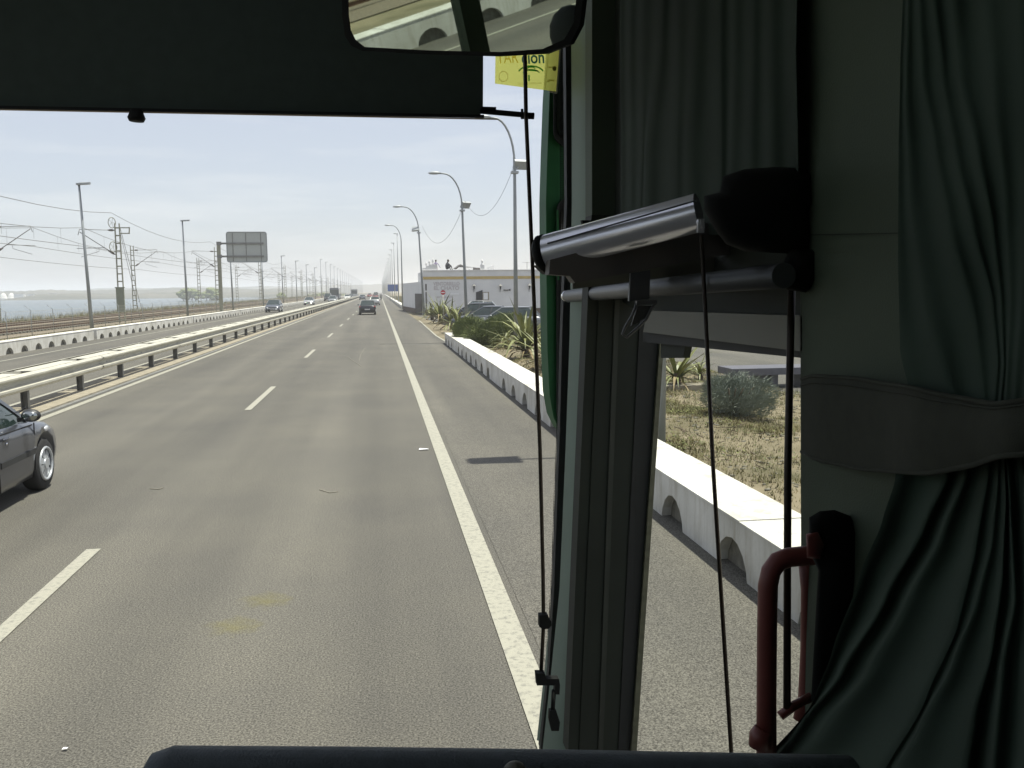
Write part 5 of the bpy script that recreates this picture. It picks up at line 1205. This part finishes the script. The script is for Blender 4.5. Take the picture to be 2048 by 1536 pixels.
b = MB(); b.tube([P(1399, 440, 1.86), P(1402, 462, 1.86)], .008, 8); rel(rb, b, 'cord_pin', 'tube_metal'); rel(rb, MB().box(P(1401, 452, 1.858), (.014, .010, .030)), 'metal_clip', 'tube_metal'); rel(rb, MB().tube([P(1546, 550, 1.60), P(1552, 550, 1.6)], .018, 10), 'metal_clip', 'tube_metal')
rel(rb, MB().prism(ppoly([(1164, 440), (1232, 444), (1226, 452), (1166, 449)], 2.4), (0, .02, 0)), 'catch_plate', 'black')
for p_, q_, r_ in (((1403, 470, 1.85), (1463, 1512, 1.72), .0046), ((1584, 540, 1.60), (1574, 1420, 1.50), .0072)):
    a, c = P(*p_), P(*q_); b = MB(); mid = a.lerp(c, .45) + Vector((-.004, 0, 0)); b.tube([a, mid, c], r_, 10); rel(rb, b, 'cord', 'rodmat')
# ---- grab handle
gh = empty('grab_handle', P(1575, 1420, 1.47), 'red-brown curved grab handle beside the door pillar at lower right', 'grab handle')
hp = [(1533, 1520), (1533, 1400), (1534, 1260), (1536, 1170), (1542, 1142), (1556, 1123), (1576, 1115), (1605, 1112), (1640, 1110), (1668, 1108)]
b = MB(); b.tube([P(x, y, 1.46) for x, y in hp], [.0185] + [.0178] * 9, 16); rel(gh, b, 'front_bar', 'redbar')
b = MB(); b.tube([P(x, y, 1.54) for x, y in ((1612, 1118), (1618, 1180), (1617, 1300), (1612, 1400), (1602, 1440))], .0155, 14); rel(gh, b, 'rear_bar', 'redbar')
b = MB(); b.tube([P(1560, 1432, 1.50), P(1590, 1410, 1.50), P(1625, 1392, 1.51)], .009, 8); rel(gh, b, 'cross_link', 'redbar')
b = MB(); b.tube([P(1520, 1492, 1.455), P(1522, 1470, 1.455), P(1527, 1458, 1.455)], [.021, .021, .017], 12); rel(gh, b, 'foot_collar', 'redbar')
blob([(1618, 1035), (1640, 1022), (1670, 1020), (1700, 1032), (1716, 1060), (1718, 1140), (1700, 1260), (1640, 1420), (1622, 1400), (1636, 1140), (1618, 1100)], 1.38, .02, 'black', 'mounting_plate', gh)
blob([(1612, 1068), (1636, 1064), (1648, 1090), (1640, 1118), (1614, 1116)], 1.36, .012, 'redbar', 'upper_knuckle', gh)

# ---- curtains
def spline(pts, t):
    """pts: list of (key, value) ; smooth interpolation"""
    if t <= pts[0][0]: return pts[0][1]
    for (a, va), (c, vc) in zip(pts, pts[1:]):
        if t <= c: u = (t - a) / (c - a); u = u * u * (3 - 2 * u) * .35 + u * .65; return va + (vc - va) * u
    return pts[-1][1]
def drape(name, folds, y0, y1, X0, amp, m, parent, nper=10, nv=70, sharp=1.0, seed=1):
    """folds: list of polylines [(py,px),...] marking ridge lines from left to right; cloth runs between them with valleys half-way"""
    random.seed(seed); n = (len(folds) - 1) * nper; dep = [random.uniform(.55, 1.25) for _ in folds]
    def fn(u, v):
        py = y0 + (y1 - y0) * v; s = u * (len(folds) - 1); i = min(len(folds) - 2, int(s)); t = s - i
        a, c = spline(folds[i], py), spline(folds[i + 1], py); px = a + (c - a) * t
        spread = min(1.0, abs(c - a) / 60.0)
        d = amp * (.12 + .88 * spread) * (.5 - .5 * math.cos(2 * math.pi * t)) ** sharp * (dep[i])
        d += .003 * math.sin(px * .03 + py * .008) + .003 * math.sin(py * .012 + px * .01)
        return PX(px, py, X0 + d)
    b = MB(); b.grid(fn, n, nv); return rel(parent, b, name, m)
cu = empty('side_curtain', PX(1900, 800, .72), 'grey-green pleated curtain tied back at the far right of the bus', 'curtain')
up = [[(-80, 1808), (150, 1800), (300, 1797), (520, 1796), (700, 1800), (830, 1830)],
      [(-80, 1818), (200, 1812), (400, 1822), (600, 1850), (740, 1890), (860, 1930)],
      [(-80, 1836), (150, 1845), (300, 1872), (450, 1900), (650, 1952), (860, 1975)],
      [(-80, 1860), (150, 1885), (300, 1910), (450, 1945), (600, 1985), (720, 1996), (860, 1986)],
      [(-80, 1900), (150, 1920), (300, 1955), (450, 1985), (600, 2002), (730, 2008), (860, 1996)],
      [(-80, 1970), (200, 1990), (400, 2012), (600, 2022), (860, 2010)],
      [(-80, 2040), (200, 2050), (500, 2050), (860, 2026)], [(-80, 2120), (300, 2115), (860, 2050)], [(-80, 2220), (300, 2200), (860, 2080)]]
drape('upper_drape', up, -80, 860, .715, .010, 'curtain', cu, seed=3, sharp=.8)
lo = [[(850, 1770), (960, 1752), (1100, 1720), (1250, 1672), (1400, 1628), (1560, 1560)][:0] or [(850, 1805), (960, 1790), (1040, 1765), (1150, 1720), (1300, 1665), (1400, 1628), (1560, 1500)],
      [(850, 1880), (950, 1870), (1050, 1820), (1200, 1740), (1340, 1660), (1440, 1580), (1560, 1500)][:0] or [(850, 1900), (950, 1895), (1050, 1850), (1200, 1770), (1350, 1680), (1450, 1600), (1560, 1520)],
      [(850, 1950), (950, 1930), (1080, 1880), (1200, 1815), (1350, 1735), (1450, 1650), (1560, 1560)],
      [(850, 1985), (950, 1975), (1100, 1950), (1250, 1915), (1400, 1850), (1560, 1760)],
      [(850, 2000), (950, 1996), (1080, 1985), (1200, 1955), (1330, 1905), (1450, 1840), (1560, 1780)],
      [(850, 2005), (1000, 2012), (1150, 2005), (1300, 1985), (1430, 1950), (1560, 1930)],
      [(850, 2010), (1000, 2020), (1200, 2030), (1330, 2005), (1560, 1985)],
      [(850, 2040), (1100, 2060), (1300, 2065), (1560, 2050)], [(850, 2080), (1560, 2140)], [(850, 2120), (1560, 2260)]]
drape('lower_drape', lo, 850, 1560, .715, .020, 'curtain', cu, seed=6, sharp=.8)
stp = [(1600, 905, 752), (1640, 748, 930)]
def strapf(u, v):
    px = 1603 + u * (2120 - 1603); top = spline([(1600, 756), (1625, 748), (1700, 752), (1800, 768), (1900, 790), (1990, 806), (2120, 790)], px); bot = spline([(1600, 905), (1640, 926), (1740, 944), (1860, 950), (1940, 935), (2000, 914), (2120, 905)], px)
    X_ = spline([(1600, .775), (1640, .755), (1760, .725), (1830, .690), (1950, .672), (2010, .660), (2120, .67)], px) - .010 * math.sin(math.pi * min(1, max(0, v))) + .004 * math.sin(px * .03)
    return PX(px, top + (bot - top) * v, X_)
tie = MB(); tie.grid(strapf, 40, 10); tie.grid(lambda u, v: strapf(u, v) + Vector((.006, 0, 0)), 40, 10)
def edge(v0):
    return [strapf(k / 24, v0) for k in range(25)]
tie.tube(edge(.02), .0035, 6); tie.tube(edge(.98), .0035, 6); tie.tube([p + Vector((-.002, 0, 0)) for p in edge(.10)], .0012, 5)
te = empty('curtain_tieback', PX(1850, 850, .74), 'wide brown cloth strap holding the curtain and wrapped round the door pillar', 'curtain tie')
rel(te, tie, 'strap', 'strap')
dc = empty('door_curtain', PX(1420, 200, .78), 'dark green pleated curtain hanging over the upper door window', 'curtain')
dfo = [[(-90, x + 0), (100, x + d1), (300, x + d2), (470, x + d3)] for x, d1, d2, d3 in ((1240, 0, 2, 0), (1262, -2, 0, 0), (1288, -4, -3, -10), (1330, -10, -38, -40), (1355, 2, -2, -4), (1398, -10, -22, -18), (1440, 0, 2, 0), (1470, 0, -6, -10), (1505, 0, -4, -6), (1540, 0, 2, 6), (1596, -4, 0, 2))]
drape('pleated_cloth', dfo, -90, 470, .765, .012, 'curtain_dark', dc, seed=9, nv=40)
b = MB(); b.prism(xpoly([(1230, -120), (1604, -120), (1604, 470), (1230, 470)], .83), (.01, 0, 0)); bpart(b, 'upper_door_panel', 'frame')

# ================================================================== HAZE
b = MB(); b.lohi((-3100, -70, -5.2), (3100, 4700, 30)); hz = b.build('haze', 'white', kind='stuff')
hm = bpy.data.materials.new('thin_sea_haze'); hm.use_nodes = True; t = hm.node_tree; t.nodes.clear()
v = t.nodes.new('ShaderNodeVolumePrincipled'); v.inputs['Color'].default_value = (.95, .96, 1.0, 1); v.inputs['Density'].default_value = .0006; v.inputs['Anisotropy'].default_value = 0.0
o_ = t.nodes.new('ShaderNodeOutputMaterial'); t.links.new(v.outputs[0], o_.inputs['Volume'])
hz.data.materials.clear(); hz.data.materials.append(hm)
